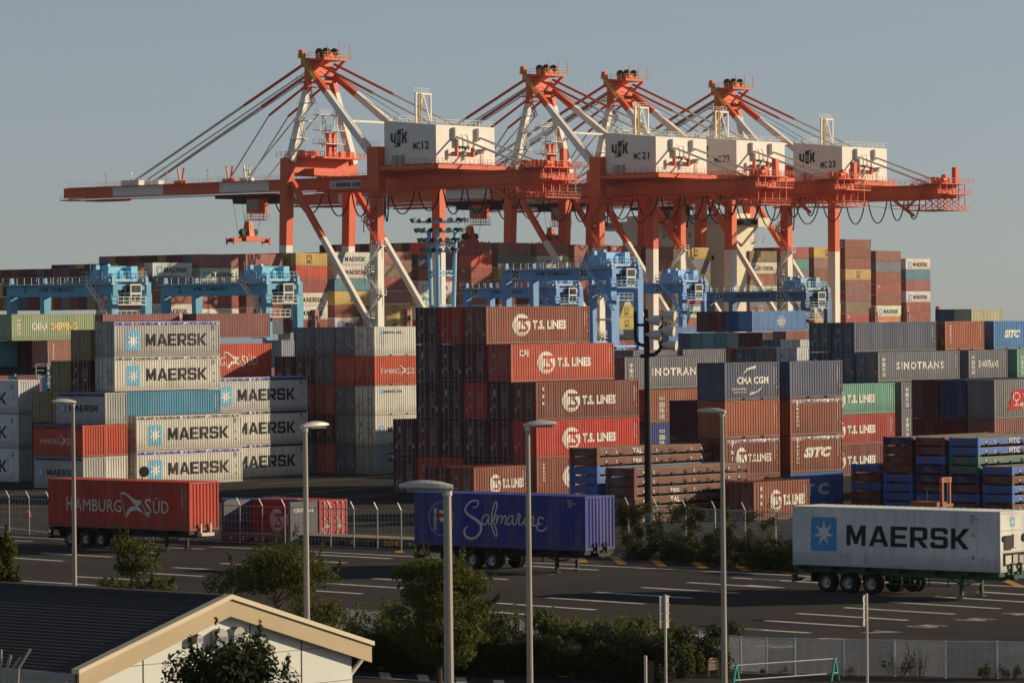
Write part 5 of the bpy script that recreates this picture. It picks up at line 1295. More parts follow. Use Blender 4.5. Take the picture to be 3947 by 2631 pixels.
wd.map(q6); wd.f = [f[::-1] for f in wd.f]; ob("lettering", wd.mesh("lettering", PRINT0, (0, PY, 0)), rf, INK)
t = P2().text("MSWU", 1822, 302, 1872, 282).text("006 834 0", 1822, 332, 1905, 312).text("45R1", 1822, 360, 1862, 342); t.f = t.f; rp(t, "container_number", S(60, 62, 64))
rp(P2().poly([(1838, 495), (1880, 497), (1858, 450)]), "warning_label", YEL); rp(P2().rect(1850, 720, 1872, 685), "warning_label", S(160, 120, 60)); rp(P2().poly([(652, 770), (788, 772), (772, 590), (768, 508), (660, 505), (655, 560)]), "repair_patch", S(206, 206, 214), PY+.001)
MB().box(L40-.09, .12, .16, L40-.03, CW-.12, HC-.1).build("end_panel", REEFER, rf, PC(222, 212, 186)+(1,))
MB().box(L40-.04, .35, 1.05, L40+.004, .95, 1.75).build("fan_grille", BLACK, rf); MB().box(L40-.04, .3, .32, L40+.004, 2.1, .92).build("compressor_bay", DARK, rf)  # compressor recess is a flush dark slab, its shade put into the colour
for y, z, w in ((.4, .38, .5), (1.05, .4, .4), (1.6, .36, .35)): MB().box(L40-.03, y, z, L40+.03, y+w, z+.42).build("compressor", WHT if y < 1 else FAINT, rf)
MB().box(L40-.03, 1.1, 1.15, L40+.05, 1.5, 1.8).build("control_box", WHT, rf)
for y, r in ((.22, .14), (1.95, .2)): MB().tube((L40-.03, y+.1, 1.6), (L40+.02, y+.1, 1.6), r, 12).build("fan_vent", DARK, rf)
ob("logo_panel", P2().rrect(.9, 2.15, 1.3, 2.6, .05).mesh("logo_panel", PRINT0, (L40-.026, 0, 0), (0, 1, 0)), rf, SKY); ob("logo_star", star7(P2(), 1.1, 2.37, .17, .17).mesh("logo_star", PRINT0, (L40-.023, 0, 0), (0, 1, 0)), rf, WHITE)
for z in (1.98, .98): MB().box(L40-.04, .14, z, L40+.0, 2.3, z+.05).build("seam_rail", REEFER, rf, PC(222, 212, 186)+(1,))

# ================================================================== racks and boxes behind the fence
def flat_rack(P, rz, col, label, L=L40, up=False, word=None, group=None, z=0., h=.60, wordcol=WHITE):
    R = empty("flat_rack", (P.x, P.y, z), rz, label, "flat rack", group); c = tuple(col)+(1,)
    MB().box(.32, .02, .10, L-.32, .10, h-.06).box(.32, 2.34, .10, L-.32, 2.42, h-.06).box(.3, .1, .12, L-.3, 2.34, .2).build("rack_base", PAINT, R, c)
    MB().box(.3, .06, h-.08, L-.3, 2.38, h-.03).build("deck", plain_deck, R)
    for x in (0, L-.3):
        for y in (0, 2.2): MB().box(x, y, 0, x+.3, y+.24, h+.02).build("corner_post", PAINT, R, c)
        MB().box(x+.04, .24, .04, x+.26, 2.2, h-.02).build("end_beam", PAINT, R, c)
        if up: MB().box(x+.05, .05, h, x+.25, 2.39, 2.59).build("end_wall", PAINT_FLAT, R, c)
    n = 8 if L > 7 else 4
    m = MB()
    for i in range(n):
        x = 1.1+(L-2.2)*i/(n-1); m.box(x-.12, -.06, .06, x+.12, .02, .2)
    m.build("lashing_ring", BLACK, R)
    pk = MB(); 
    for x in (L*.42, L*.62): pk.box(x, -.012, .16, x+.32, .03, .36)
    pk.build("fork_pocket", BLACK, R)
    lb = P2()
    for x in (.85, 1.9, L*.5, L-1.3, L-2.4): lb.rect(x, .2, x+.16, .38)
    ob("label_plate", lb.mesh("label_plate", PRINT0, (0, -.015, 0)), R, S(190, 186, 174))
    if word: ob("lettering", P2().text(word, L*.30, .14, L*.30+.27*len(word)*1.25, .50, bold=.03).mesh("lettering", PRINT0, (0, -.018, 0)), R, wordcol)
    eb = P2()
    for i in range(3): eb.rect(.7, .16+i*.12, 1.7-.2*i, .22+i*.12)
    ob("end_markings", eb.mesh("end_markings", PRINT0, (-.004, 2.44, 0), (0, -1, 0)), R, S(120, 120, 122))
    return R
plain_deck = plain("wood_deck", S(150, 136, 116), .8, 0, .25, 1.2)
RKB = PC(116, 60, 44); RKBL = PC(66, 112, 176); RKG = PC(70, 120, 96)
# pair of brown stacks
DB = 258.; pB = AD(2444, 1803, DB); ubb, vbb = touv(pB)
for k in range(6):
    flat_rack(UVP(ubb, vbb), RZU, RKB, f"folded brown flat rack, {ORD[5-k]} from the top of the low brown rack stack", word=[None, "tex", "TAL", "tex", None, None][k], group="folded flat racks behind the vine fence", z=.02+k*.626)
pA = AD(2312, 1722, 262.5); uaa, vaa = touv(pA); uaa -= .3
for k in range(8):
    c, cn = ((RKBL, "blue") if k < 6 else (RKB, "brown"))
    flat_rack(UVP(uaa, vaa), RZU, c, f"folded {cn} flat rack, {ORD[7-k]} from the top of the taller rack stack", word=[None, None, None, None, None, None, "tex", "TAL"][k], group="folded flat racks behind the vine fence", z=.02+k*.618)
# blue and brown block at right
pC = AD(3776, 1681, 271.); ucc, vcc = touv(pC)
cols5 = [(RKBL, "blue"), (RKB, "brown"), (PC(40, 50, 90), "navy")]
for j, (n, pat) in enumerate(((5, "kbbkb"), (8, "kbknGGbb"), (8, "kbknnbkk"), (8, "bbbbkkkn"), (5, "kkbkb"))):
    for k in range(n):
        ch = pat[k % len(pat)]; c, cn = {"b": (RKBL, "blue"), "B": (RKBL, "blue"), "k": (RKB, "brown"), "n": (PC(40, 50, 90), "navy"), "G": (RKG, "green")}[ch]
        flat_rack(UVP(ucc-.2*j, vcc+(j-1)*2.66), RZU, c, f"folded {cn} flat rack, {ORD[k]} from the ground, {['rightmost', 'fourth', 'third', 'second', 'leftmost'][j]} column of the right rack block", word="SITC" if (j == 1 and k >= 6) else None, group="folded flat racks at right", z=.02+k*.643)
# red box and upright rack near the fence
pr = G(1232, 2092); ur_, vr_ = touv(pr)
container(UVP(ur_, vr_+L20), 0, RZV, L20, H8, PC(170, 48, 42), "small red container with open red doors behind the fence, left of the blue trailer", ["ts"], "dry", "wall", "door")
fr = flat_rack(UVP(ur_-2.5, vr_+L20), RZV, PC(84, 82, 86), "grey flat rack with upright end walls beside the small red container", L=L20, up=True)
ob("lettering", P2().text("CRONOS", .35, 1.95, 2.05, 2.2, bold=.02).mesh("lettering", PRINT0, (L20-.04, 0, 0), (0, 1, 0)), fr, WHITE)
ob("lettering", P2().text("CXIC 100251", .3, .34, 1.4, .48).text("22P1", .5, .14, .9, .28).mesh("lettering", PRINT0, (L20+.004, 0, 0), (0, 1, 0)), fr, WHITE)
MB().tube((-.05, .2, 2.66), (4.6, 2.2, 2.66), .05, 6).build("support_bar", RT_BLUE2, fr)
pq = G(1640, 2118); uq, vq = touv(pq)
fr = flat_rack(UVP(uq, vq+L40), RZV, PC(44, 46, 58), "low dark folded flat rack behind the fence beside the blue trailer", word=None)
ob("lettering", P2().text("seaco", 8.8, .12, 10.3, .5, bold=.03).mesh("lettering", PRINT0, (0, -.018, 0)), fr, S(200, 140, 40))

# ================================================================== fences
def post_fence(pts, h, label, arms=True, mesh_pitch=.12, wires="v", mat=ZINC, r=.04, name="wire_fence"):
    R = empty(name, pts[0], 0, label, "fence"); o = pts[0]
    for p in pts:
        a = p-o
        m = MB().tube(a, a+Z3*h, r, 8)
        if arms: m.tube(a+Z3*h, a+Z3*(h+.45)+U*-.18+V*.12, r*.9, 6)
        m.build("fence_post", mat, R)
    for a, b in zip(pts, pts[1:]):
        a, b = a-o, b-o
        MB().tube(a+Z3*(h-.04), b+Z3*(h-.04), r*.7, 6).build("top_rail", mat, R)
        MB().tube(a+Z3*.08, b+Z3*.08, r*.5, 6).build("bottom_rail", mat, R)
        m = MB(); d = b-a; L = d.length; d = d/L
        if wires == "v":
            for i in range(1, int(L/mesh_pitch)): x = a+d*mesh_pitch*i; m.beam(x+Z3*.05, x+Z3*(h-.05), .012)
            for k in range(1, 5): m.beam(a+Z3*h*k/5, b+Z3*h*k/5, .014)
        else:
            s = mesh_pitch; n = int((L+h)/s)
            for i in range(n):
                for sg in (1, -1):
                    x0 = i*s-h; z0, z1 = 0., h
                    xa, xb = x0, x0+h
                    if xa < 0: z0 = -xa; xa = 0
                    if xb > L: z1 = h-(xb-L); xb = L
                    if xb-xa < .02: continue
                    za, zb = (z0, z1) if sg > 0 else (h-z0, h-z1)
                    m.beam(a+d*xa+Z3*(za*.94+.06), a+d*xb+Z3*(zb*.94+.06), .011)
        stuff(m.build("wire_mesh", mat, R))
    return R
a, b = G(-40, 2053), G(1640, 2124); n = 20
post_fence([a+(b-a)*i/n for i in range(n+1)], 2.35, "tall wire fence with angled post tops at left behind the trailers", True, .30, "v")
a, b = G(2423, 2111), G(3110, 2152); vf0, vf1 = a, b; n = 6
post_fence([a+(b-a)*i/n for i in range(n+1)], 2.55, "tall white mesh fence overgrown with vines at right of the blue trailer", True, .075, "v", plain("fence_white", S(196, 198, 198), .5))
WF = plain("fence_galvanised", S(196, 202, 208), .5, .0)
a, b = G(1180, 2470), G(2542, 2568)
post_fence([a+(b-a)*i/8 for i in range(9)], 1.5, "low chain-link fence behind the hedge, left part", False, .085, "d", WF, .035)
c0 = G(2695, 2566)
post_fence([c0, G(2855, 2592), G(2955, 2598), G(3064, 2600), G(3253, 2604), G(3448, 2606), G(3644, 2612), G(3843, 2613), G(4045, 2617)], 1.4, "low chain-link fence along the front right edge", False, .085, "d", WF, .04)

# ================================================================== plants
def leafmat(name, c0, c1, trans=.25):
    m, nt, b = newmat(name)
    geo = N(nt, "ShaderNodeNewGeometry"); n = noise(nt, geo.outputs["Position"], 1.3, 3.); n2 = noise(nt, geo.outputs["Position"], 14., 2.)
    nt.links.new(mixc(nt, math_node(nt, 'ADD', math_node(nt, 'MULTIPLY', n, .6), math_node(nt, 'MULTIPLY', n2, .5)), c0, c1), b.inputs["Base Color"]); b.inputs["Roughness"].default_value = .7; b.inputs["Specular IOR Level"].default_value = .12
    tr = N(nt, "ShaderNodeBsdfTranslucent"); tr.inputs[0].default_value = tuple(min(1, x*1.3) for x in c1[:3])+(1,)
    mx = N(nt, "ShaderNodeMixShader"); mx.inputs[0].default_value = trans
    nt.links.new(b.outputs[0], mx.inputs[1]); nt.links.new(tr.outputs[0], mx.inputs[2]); nt.links.new(mx.outputs[0], nt.nodes["Material Output"].inputs[0])
    return m
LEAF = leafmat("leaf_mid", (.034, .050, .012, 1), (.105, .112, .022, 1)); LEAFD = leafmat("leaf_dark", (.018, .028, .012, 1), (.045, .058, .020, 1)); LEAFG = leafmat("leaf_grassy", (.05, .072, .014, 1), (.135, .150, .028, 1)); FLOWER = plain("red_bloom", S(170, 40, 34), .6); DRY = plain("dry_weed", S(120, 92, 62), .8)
BARK = plain("bark", S(74, 60, 48), .9, 0, .3, 3.)
def leaf_cloud(m, rnd, c, r, n, size, flat=.0, up=0.):
    for _ in range(n):
        while True:
            v = Vector((rnd.uniform(-1, 1), rnd.uniform(-1, 1), rnd.uniform(-1, 1)))
            if v.length < 1: break
        v = v*(.55+.45*rnd.random()) if v.length < .5 else v
        p = Vector((c[0]+v.x*r[0], c[1]+v.y*r[1], c[2]+v.z*r[2])); s = size*rnd.uniform(.6, 1.3)
        nrm = (v.normalized()+Vector((rnd.gauss(0, .7), rnd.gauss(0, .7), rnd.gauss(.2, .6)))).normalized()
        a = nrm.cross(Vector((rnd.random()-.5, rnd.random()-.5, rnd.random()-.5+up))).normalized(); b2 = nrm.cross(a)
        m.quad(p-a*s*.5, p+b2*s*.28, p+a*s*.5, p-b2*s*.28)
def tree(P, h, w, label, seed, leaf=LEAF, trunk_h=.35, clumps=26, n=190, size=.17, flowers=0, shape="round", shoots=40, group="trees and bushes in front of the lorry park", name="broadleaf_tree"):
    rnd = random.Random(seed); R = empty(name, P, 0, label, "tree", group)
    m = MB(); top = Vector((rnd.uniform(-.2, .2), rnd.uniform(-.2, .2), h*.8)); m.tube((0, 0, -.05), (top.x*.4, top.y*.4, h*.45), .04*h**.9*.55+.03, 8, .05); m.tube((top.x*.4, top.y*.4, h*.45), top, .05, 6, .015)
    cl = []
    for i in range(clumps):
        if shape == "layer":
            lv = i % 5; z = h*(.14+.185*lv)+rnd.uniform(-.12, .12); rr = w/2*(1.0, .95, .8, .5, .42)[lv]; a = rnd.uniform(0, 6.283); k = rr*rnd.uniform(.15, 1.)
        elif shape == "cone":
            z = h*(trunk_h+(1-trunk_h)*((i+.5)/clumps)); rr = w/2*(1.05-(z/h-trunk_h)/(1-trunk_h))*.95+.1; a = i*2.4+rnd.uniform(-.4, .4); k = rr*rnd.uniform(.35, .95)
        else:
            z = h*(trunk_h+(.93-trunk_h)*rnd.random()**.9); u = (z/h-trunk_h)/(1-trunk_h); rr = w/2*math.sqrt(max(.10, 1-(2.0*u-.95)**2))*rnd.uniform(.8, 1.12); a = rnd.uniform(0, 6.283); k = rr*rnd.uniform(.3, .92)
        cl.append(Vector((math.cos(a)*k, math.sin(a)*k, z)))
    for c in cl[::2]: m.tube((top.x*.3, top.y*.3, min(c.z*.75, h*.7)), c, .028, 5, .008)
    m.build("trunk", BARK, R)
    lm = MB()
    for c in cl:
        k = rnd.uniform(.6, 1.15); leaf_cloud(lm, rnd, c, (w*.15*k, w*.15*k, (h*.075+.07)*k), int(n*k*k), size)
    for i in range(shoots):
        c = rnd.choice(cl); d = Vector((c.x, c.y, (c.z-h*.45)*.8)).normalized(); q = c+d*w*.12
        for j in range(3): leaf_cloud(lm, rnd, q+(d*.6+Z3*.6)*.16*j, (.09-.02*j, .09-.02*j, .14), 16-4*j, size*.9)
    lm.build("crown", leaf, R)
    if flowers:
        fm = MB()
        for i in range(flowers): c = rnd.choice(cl); leaf_cloud(fm, rnd, c+Vector((rnd.uniform(-.3, .3), -.25, .2)), (.09, .09, .12), 9, .10)
        fm.build("blossoms", FLOWER, R)
    return R
def px_tree(px, py_top, wpx, D, **k):
    q = AD(px, py_top, D); s = F/D; return tree(Vector((q.x, q.y, 0)), q.z, wpx/s, **k)
px_tree(20, 2080, 190, 168., label="bush with red blossoms at the left edge above the roof", seed=1, flowers=14, clumps=24, n=420, trunk_h=.1, shape="cone", name="flowering_bush")
px_tree(500, 2056, 330, 168., label="small layered tree standing behind the house roof", seed=5, clumps=34, n=170, size=.16, trunk_h=.05, shape="layer")
px_tree(1070, 2096, 560, 150., label="broad loose tree with a few red blossoms behind the gable", seed=8, flowers=7, clumps=70, n=460, size=.13, trunk_h=.05)
px_tree(1690, 2140, 450, 146., label="round dense tree behind the nearest lamp post", seed=12, flowers=3, clumps=74, n=460, size=.13, trunk_h=.22)
px_tree(900, 2452, 640, 84., label="dark evergreen tree in front of the gable wall", seed=21, leaf=LEAFD, clumps=70, n=420, size=.12, trunk_h=.3, name="evergreen_tree")
# hedge along the road and planting at the fences
def hedge(a, b, depth, h0, h1, n, label, seed, leaf, size=.15, spikes=0, name="hedge", cat="hedge"):
    rnd = random.Random(seed); m = MB(); d = b-a; L = d.length; d.normalize(); nr = Vector((-d.y, d.x, 0)); k = max(3, int(L/.42))
    for i in range(k):
        t = (i+rnd.random())/k; h = (h0+(h1-h0)*t)*rnd.uniform(.75, 1.1)
        for j in range(3): leaf_cloud(m, rnd, a+d*L*t+nr*rnd.uniform(0, depth)+Z3*h*(.25+.28*j), (.5, .5, h*.26), n, size)
    for i in range(spikes):
        t = rnd.random(); h = (h0+(h1-h0)*t)*rnd.uniform(1.0, 1.35); q = a+d*L*t+nr*rnd.uniform(0, depth)
        leaf_cloud(m, rnd, q+Z3*h*.85, (.10, .10, h*.22), 34, size*.9, up=2.)
    o = m.build(name, leaf); o["label"] = label; o["kind"] = "stuff"; o["category"] = cat; return o
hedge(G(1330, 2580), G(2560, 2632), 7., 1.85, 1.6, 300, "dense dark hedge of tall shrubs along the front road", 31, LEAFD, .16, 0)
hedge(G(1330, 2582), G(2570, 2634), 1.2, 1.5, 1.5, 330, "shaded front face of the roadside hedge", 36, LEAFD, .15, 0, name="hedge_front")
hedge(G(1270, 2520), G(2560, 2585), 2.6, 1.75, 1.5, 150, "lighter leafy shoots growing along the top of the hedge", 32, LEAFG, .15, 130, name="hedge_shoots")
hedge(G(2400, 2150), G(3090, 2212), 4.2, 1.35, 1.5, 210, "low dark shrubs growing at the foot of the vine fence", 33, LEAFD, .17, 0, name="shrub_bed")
rnd = random.Random(5); m = MB(); d = vf1-vf0
for i in range(150):
    t = rnd.random()**1.3*.86-.04; z = rnd.random()**.6*2.6*(1 if t < .45 else (.9 if rnd.random() < .5 else .5)); leaf_cloud(m, rnd, vf0+d*t+Z3*z-Vector((0, .15, 0)), (.34, .12, .34), 70, .15)
for i in range(14):
    t = .5+.36*rnd.random(); leaf_cloud(m, rnd, vf0+d*t+Z3*rnd.uniform(1.2, 2.6), (.08, .1, .8), 34, .12)
o = m.build("climbing_vine", LEAF); o["label"] = "climbing vines covering the white mesh fence"; stuff(o)
def weed(px, py, h, w, label, seed, mat=LEAFG, n=160):
    rnd = random.Random(seed); P = G(px, py); R = empty("weed_clump", P, 0, label, "plant", "weeds along the front fence"); m = MB(); st = MB()
    for i in range(9):
        x, y = rnd.uniform(-w, w)/2, rnd.uniform(-.2, .2); hh = h*rnd.uniform(.45, 1.); st.tube((x*.5, y*.5, 0), (x, y, hh), .012, 4); leaf_cloud(m, rnd, (x, y, hh*.62), (.09, .09, hh*.38), n//9, .11, up=2.)
    m.build("foliage", mat, R); st.build("stems", BARK, R)
weed(3290, 2603, .5, .7, "small brownish weed clump right of the sign pole", 1, DRY); weed(3455, 2607, .9, 1.1, "green weed clump at the fence, left of the tallest weed", 2); weed(3540, 2610, 1.35, 1.0, "tallest green weed growing through the front fence", 3); weed(3810, 2615, .7, 1.2, "weed clump at the front fence near the right edge", 4); weed(3895, 2617, .6, .8, "last weed clump at the right edge of the fence", 6)
weed(2610, 2622, 1.7, 1.9, "tall bushy weeds left of the yellow notice", 7, LEAFG, 700); weed(2760, 2555, .8, .7, "weeds growing behind the yellow notice", 8, LEAFG, 260); weed(3010, 2598, .35, 1.6, "dry brown grass at the fence behind the pipe barrier", 9, DRY)

# ================================================================== lamp posts, signs and small things in front
POLE = plain("painted_pole", S(158, 152, 140), .5, .2, .06); LAMP = plain("lamp_housing", S(196, 194, 186), .4, .1, .06); SGN = plain("sign_grey", S(186, 184, 176), .5, .1)
def street_lamp(px, py, D, ang, label, L=.9, r=.085):
    q = AD(px, py, D); R = empty("street_lamp", (q.x, q.y, 0), ang, label, "street lamp", "street lamps along the front road"); h = q.z
    MB().tube((0, 0, 0), (0, 0, h), r*1.35, 12, r*.85).build("pole", POLE, R, smooth=False); MB().tube((0, 0, h-.02), (0, 0, h+.16), r*1.1, 10).build("collar", LAMP, R)
    m = MB(); n = 9; sec = []
    for i in range(n):
        t = i/(n-1); x = -.12+(L+.12)*t; w = .17*math.sin(math.pi*min(1, .22+.70*t))**.7; hh = .15*math.sin(math.pi*(.12+.80*t))**.8
        sec.append([(x, math.cos(a)*w, h+.13+.05*t+(math.sin(a)*hh if math.sin(a) > 0 else math.sin(a)*.05)) for a in [2*math.pi*k/10 for k in range(10)]])
    for s0, s1 in zip(sec, sec[1:]):
        for k in range(10): m.quad(s0[k], s0[(k+1) % 10], s1[(k+1) % 10], s1[k])
    m.quad(*sec[0][::-1]); m.quad(*sec[-1]); o = m.build("lamp_head", LAMP, R, smooth=True)
    MB().box(.15, -.12, h+.07, L-.15, .12, h+.12).build("lamp_glass", plain(f"lamp_glass_{px}", S(120, 122, 118), .2), R)
street_lamp(281, 1563, 163., math.radians(205), "street lamp at far left in front of the red boxes")
street_lamp(1176, 1660, 124., math.radians(40), "street lamp rising behind the gable roof")
street_lamp(1724, 1905, 80.5, math.radians(180), "nearest and lowest street lamp with its head to the left", .98, .095)
street_lamp(2034, 1655, 128., math.radians(12), "street lamp in front of the script-lettered blue box", .95)
street_lamp(2783, 1602, 142., math.radians(165), "street lamp right of the black light mast", .9)
# black mast with bell lamps
q = AD(2492, 1192, 250.); R = empty("light_mast", (q.x, q.y, 0), 0, "black mast with curved arms carrying five silver bell lamps", "light mast"); s = 250./F
MB().tube((0, 0, 0), (0, 0, q.z), .26, 10, .17).build("pole", BLACK, R)
def mz(ty): return H-( (900+ty/2.353) - (HY-.0092*(2492-CX)) )*s
def mx(tx): return (tx-1165)/2.353*s
m = MB()
m.path([(mx(1062), 0, mz(705)), (mx(1062), 0, mz(930)), (mx(1075), 0, mz(985)), (mx(1110), 0, mz(1010)), (mx(1165), 0, mz(1015))], .11, 7)
m.path([(mx(1300), 0, mz(760)), (mx(1300), 0, mz(1000)), (mx(1285), 0, mz(1050)), (mx(1240), 0, mz(1095)), (mx(1105), 0, mz(1112))], .12, 7); m.build("curved_arm", BLACK, R)
m = MB()
for x0, x1, y in ((1062, 1165, 828), (1165, 1300, 790), (1165, 1300, 925)): m.tube((mx(x0), 0, mz(y)), (mx(x1), 0, mz(y)), .1, 6)
m.build("cross_arm", BLACK, R)
SILV = plain("silver_bell", S(206, 202, 192), .35, .0, .06)
for x, y in ((1330, 735), (1195, 778), (1320, 875), (1195, 912), (1340, 1005)):
    a = Vector((mx(x-42), -.1, mz(y))); m = MB(); pr = [(0, .07), (.08, .09), (.16, .18), (.26, .27), (.4, .31), (.62, .33)]
    for (t0, r0), (t1, r1) in zip(pr, pr[1:]): m.tube(a+Vector((t0*1.5, -t0*.5, -t0*.15)), a+Vector((t1*1.5, -t1*.5, -t1*.15)), r0, 12, r1, caps=(t1 == .62))
    m.build("bell_lamp", SILV, R)
# signs seen from behind
def back_sign(px, py, D, w, h, n, ang, label, dx=0.):
    q = AD(px, py, D); R = empty("road_sign", (q.x, q.y, 0), ang, label, "sign"); zt = q.z
    MB().tube((0, 0, 0), (0, 0, zt), .045, 10).build("pole", WHT, R)
    for i in range(n):
        z0 = zt-.04-(i+1)*h/n; MB().box(-w/2+dx, .05, z0+.01, w/2+dx, .075, z0+h/n-.01).build("sign_panel", SGN, R); MB().box(-w/2+dx-.02, .03, z0+h/n-.045, w/2+dx+.03, .05, z0+h/n-.015).build("sign_rail", WHT, R)
back_sign(2564, 2290, 138., .42, 1.15, 4, math.radians(40), "grey road sign of four panels seen from behind, left of the fence gap")
back_sign(3340, 2286, 132., .36, 1.05, 4, math.radians(72), "narrow road sign edge-on on a white pole at right", -.1)
q = AD(2488, 2525, 126.); R = empty("notice_post", (q.x, q.y, 0), math.radians(20), "white post with a dark notice board at the bottom edge", "sign"); MB().tube((0, 0, 0), (0, 0, q.z), .05, 10).build("post", WHT, R); MB().box(.05, -.02, q.z-1.3, .28, .02, q.z-.18).build("board", DARK, R)
# yellow notice
q = G(2750, 2604); R = empty("notice_stand", q, math.radians(35), "small yellow framed notice stand with two lines of writing", "sign"); YM = plain("yellow_frame", S(214, 150, 36), .45)
m = MB(); m.path([(-.24, 0, 0), (-.24, 0, .55), (-.18, 0, .66), (.18, 0, .66), (.24, 0, .55), (.24, 0, 0)], .03, 6); m.build("frame", YM, R); MB().box(-.21, -.012, .24, .21, .012, .60).build("board", WHT, R)
ob("lettering", P2().text("この先歩道", -.18, .44, .18, .54, bold=.01).mesh("lettering", PRINT0, (0, -.016, 0)), R, S(40, 38, 36)); ob("lettering", P2().text("行き止まり", -.18, .30, .18, .40, bold=.01).mesh("lettering", PRINT0, (0, -.016, 0)), R, S(180, 40, 34))
# pipe barrier on teal trestles
a = G(2838, 2650); b = G(3218, 2622); R = empty("pipe_barrier", a, 0, "pipe barrier on two teal trestles before the front fence", "barrier"); TEALM = plain("trestle_teal", S(34, 140, 120), .5); d = b-a
for p in (Vector((0, 0, 0)), d):
    m = MB()
    for s_ in (-1, 1): m.beam(p+Vector((s_*.16, s_*.25, 0)), p+Vector((0, 0, .86)), .07)
    m.beam(p+Vector((-.1, -.15, .3)), p+Vector((.1, .15, .3)), .05); m.build("trestle", TEALM, R)
for z in (.82, .28): MB().tube(-d*.04+Z3*z, d*1.02+Z3*z, .03, 8).build("pipe", FAINT, R)
for t in (.15, .45, .55, .8): MB().tube(d*t+Z3*.82, d*(t+.02)+Z3*.82, .036, 8).build("tape_band", RT_BLUE, R)
# traffic cone, mirror, lift truck
q = G(110, 1990); R = empty("traffic_cone", q, 0, "orange and white traffic cone behind the left fence", "cone"); CON = plain("cone_orange", S(206, 84, 44), .5)
MB().box(-.2, -.2, 0, .2, .2, .05).tube((0, 0, .05), (0, 0, .28), .16, 12, .12).build("cone_body", CON, R); MB().tube((0, 0, .28), (0, 0, .45), .12, 12, .085).build("white_band", WHT, R); MB().tube((0, 0, .45), (0, 0, .7), .085, 12, .03).build("cone_tip", CON, R)
q = AD(548, 1838, 250.); R = empty("traffic_mirror", (q.x, q.y, 0), 0, "dark round traffic mirror above the red trailer box", "mirror"); MB().tube((0, 0, 0), (0, 0, q.z+.4), .05, 8).build("post", BLACK, R); MB().tube((.1, 0, q.z+.35), (.16, -.1, q.z+.35), .34, 16).build("mirror_disc", BLACK, R)
q = G(3645, 2010); R = empty("lift_truck", q, YA, "rust-coloured forklift mast rising behind the white trailer box", "forklift"); RUST = plain("mast_rust", PC(168, 92, 66)+(1,), .6)
zt = AD(3645, 1838, q.y).z; 
for x in (-.42, .42): MB().box(x-.07, -.1, .1, x+.07, .1, zt).build("mast_rail", RUST, R); MB().tube((x*.5, .0, .4), (x*.5, .0, zt-.3), .035, 6).build("lift_cylinder", FAINT, R); MB().tube((x*.72, -.05, .4), (x*.72, -.05, zt-.25), .025, 5).build("lift_chain", BLACK, R)
MB().box(-.56, -.12, zt-.34, .56, .12, zt).build("mast_head", RUST, R); MB().box(-.6, -.2, 1.0, .6, -.1, 1.2).build("carriage", RUST, R); ob("lettering", P2().text("TCM", -.3, zt-.27, .3, zt-.08, bold=.03).mesh("lettering", PRINT0, (0, -.125, 0)), R, S(110, 40, 34))
MB().box(-.6, .3, .3, .6, 2.4, 1.3).build("truck_body", RUST, R); MB().box(-.55, .5, 2.05, .55, 1.9, 2.12).build("overhead_guard", BLACK, R)
for x in (-.5, .5):
    for y in (.55, 1.85): MB().beam((x, y, 1.3), (x, y, 2.06), .06).build("guard_post", BLACK, R)
    for y in (.5, 2.): MB().tube((x*1.1-.12, y, .35), (x*1.1+.12, y, .35), .35, 14).build("wheel", RUBBER, R)

# ================================================================== house in the lower left corner
ap = G(877.6, 2303, 6.5); tl, zl = inplane(307, 2604, ap, U); tr, zr = inplane(1423, 2482, ap, U); ze = (zl+zr)/2; hw = (abs(tl)+abs(tr))/2
R = empty("house", (ap.x, ap.y, 0), RZU, "low house with a dark shingled roof and cream gable wall at lower left", "house")   # local x = U, y = V
LEN = 22.; zr_ = 6.5; WALL = plain("cream_siding", PC(214, 206, 182)+(1,), .7, 0, .05, .4); TRIM = plain("tan_trim", PC(186, 158, 116)+(1,), .6, 0, .06, .6); TRIM2 = plain("pale_trim", PC(214, 190, 150)+(1,), .6, 0, .05)
m_, nt_2, b_2 = newmat("slate_shingle"); nz = noise(nt_2, objvec(nt_2, 1.2, 1.2, 1.2), 3., 4.); nt_2.links.new(ramp(nt_2, nz, .3, .7, (.018, .018, .021, 1), (.036, .036, .04, 1)), b_2.inputs["Base Color"]); b_2.inputs["Roughness"].default_value = .75; SHN = m_
ov = .45
MB().quad((-hw+ov, .16, 0), (hw-ov, .16, 0), (hw-ov, .16, ze-.12), (0, .16, zr_-.25), (-hw+ov, .16, ze-.12)).quad((-hw+ov, .16, 0), (-hw+ov, .16, ze), (-hw+ov, LEN, ze), (-hw+ov, LEN, 0)).quad((hw-ov, .16, 0), (hw-ov, LEN, 0), (hw-ov, LEN, ze), (hw-ov, .16, ze)).build("wall", WALL, R)
npan = 5; pw = (2*hw-2*ov)/npan
for i in range(1, npan):
    x = -hw+ov+i*pw; zt = zr_-.28-(zr_-ze)*abs(x)/hw; MB().box(x-.012, .148, 0, x+.012, .16, zt).build("panel_joint", DARK, R)
for z in (1.4, 2.3, 3.2, 4.1, 5.0):
    xm = min(hw-ov, hw*(zr_-.3-z)/(zr_-ze)) if z > ze-.3 else hw-ov; MB().box(-xm, .153, z-.008, xm, .16, z+.008).build("siding_line", plain(f"siding_groove_{z}", S(130, 124, 110), .8), R)
nc = 26; sl = math.hypot(hw, zr_-ze); crs = {}
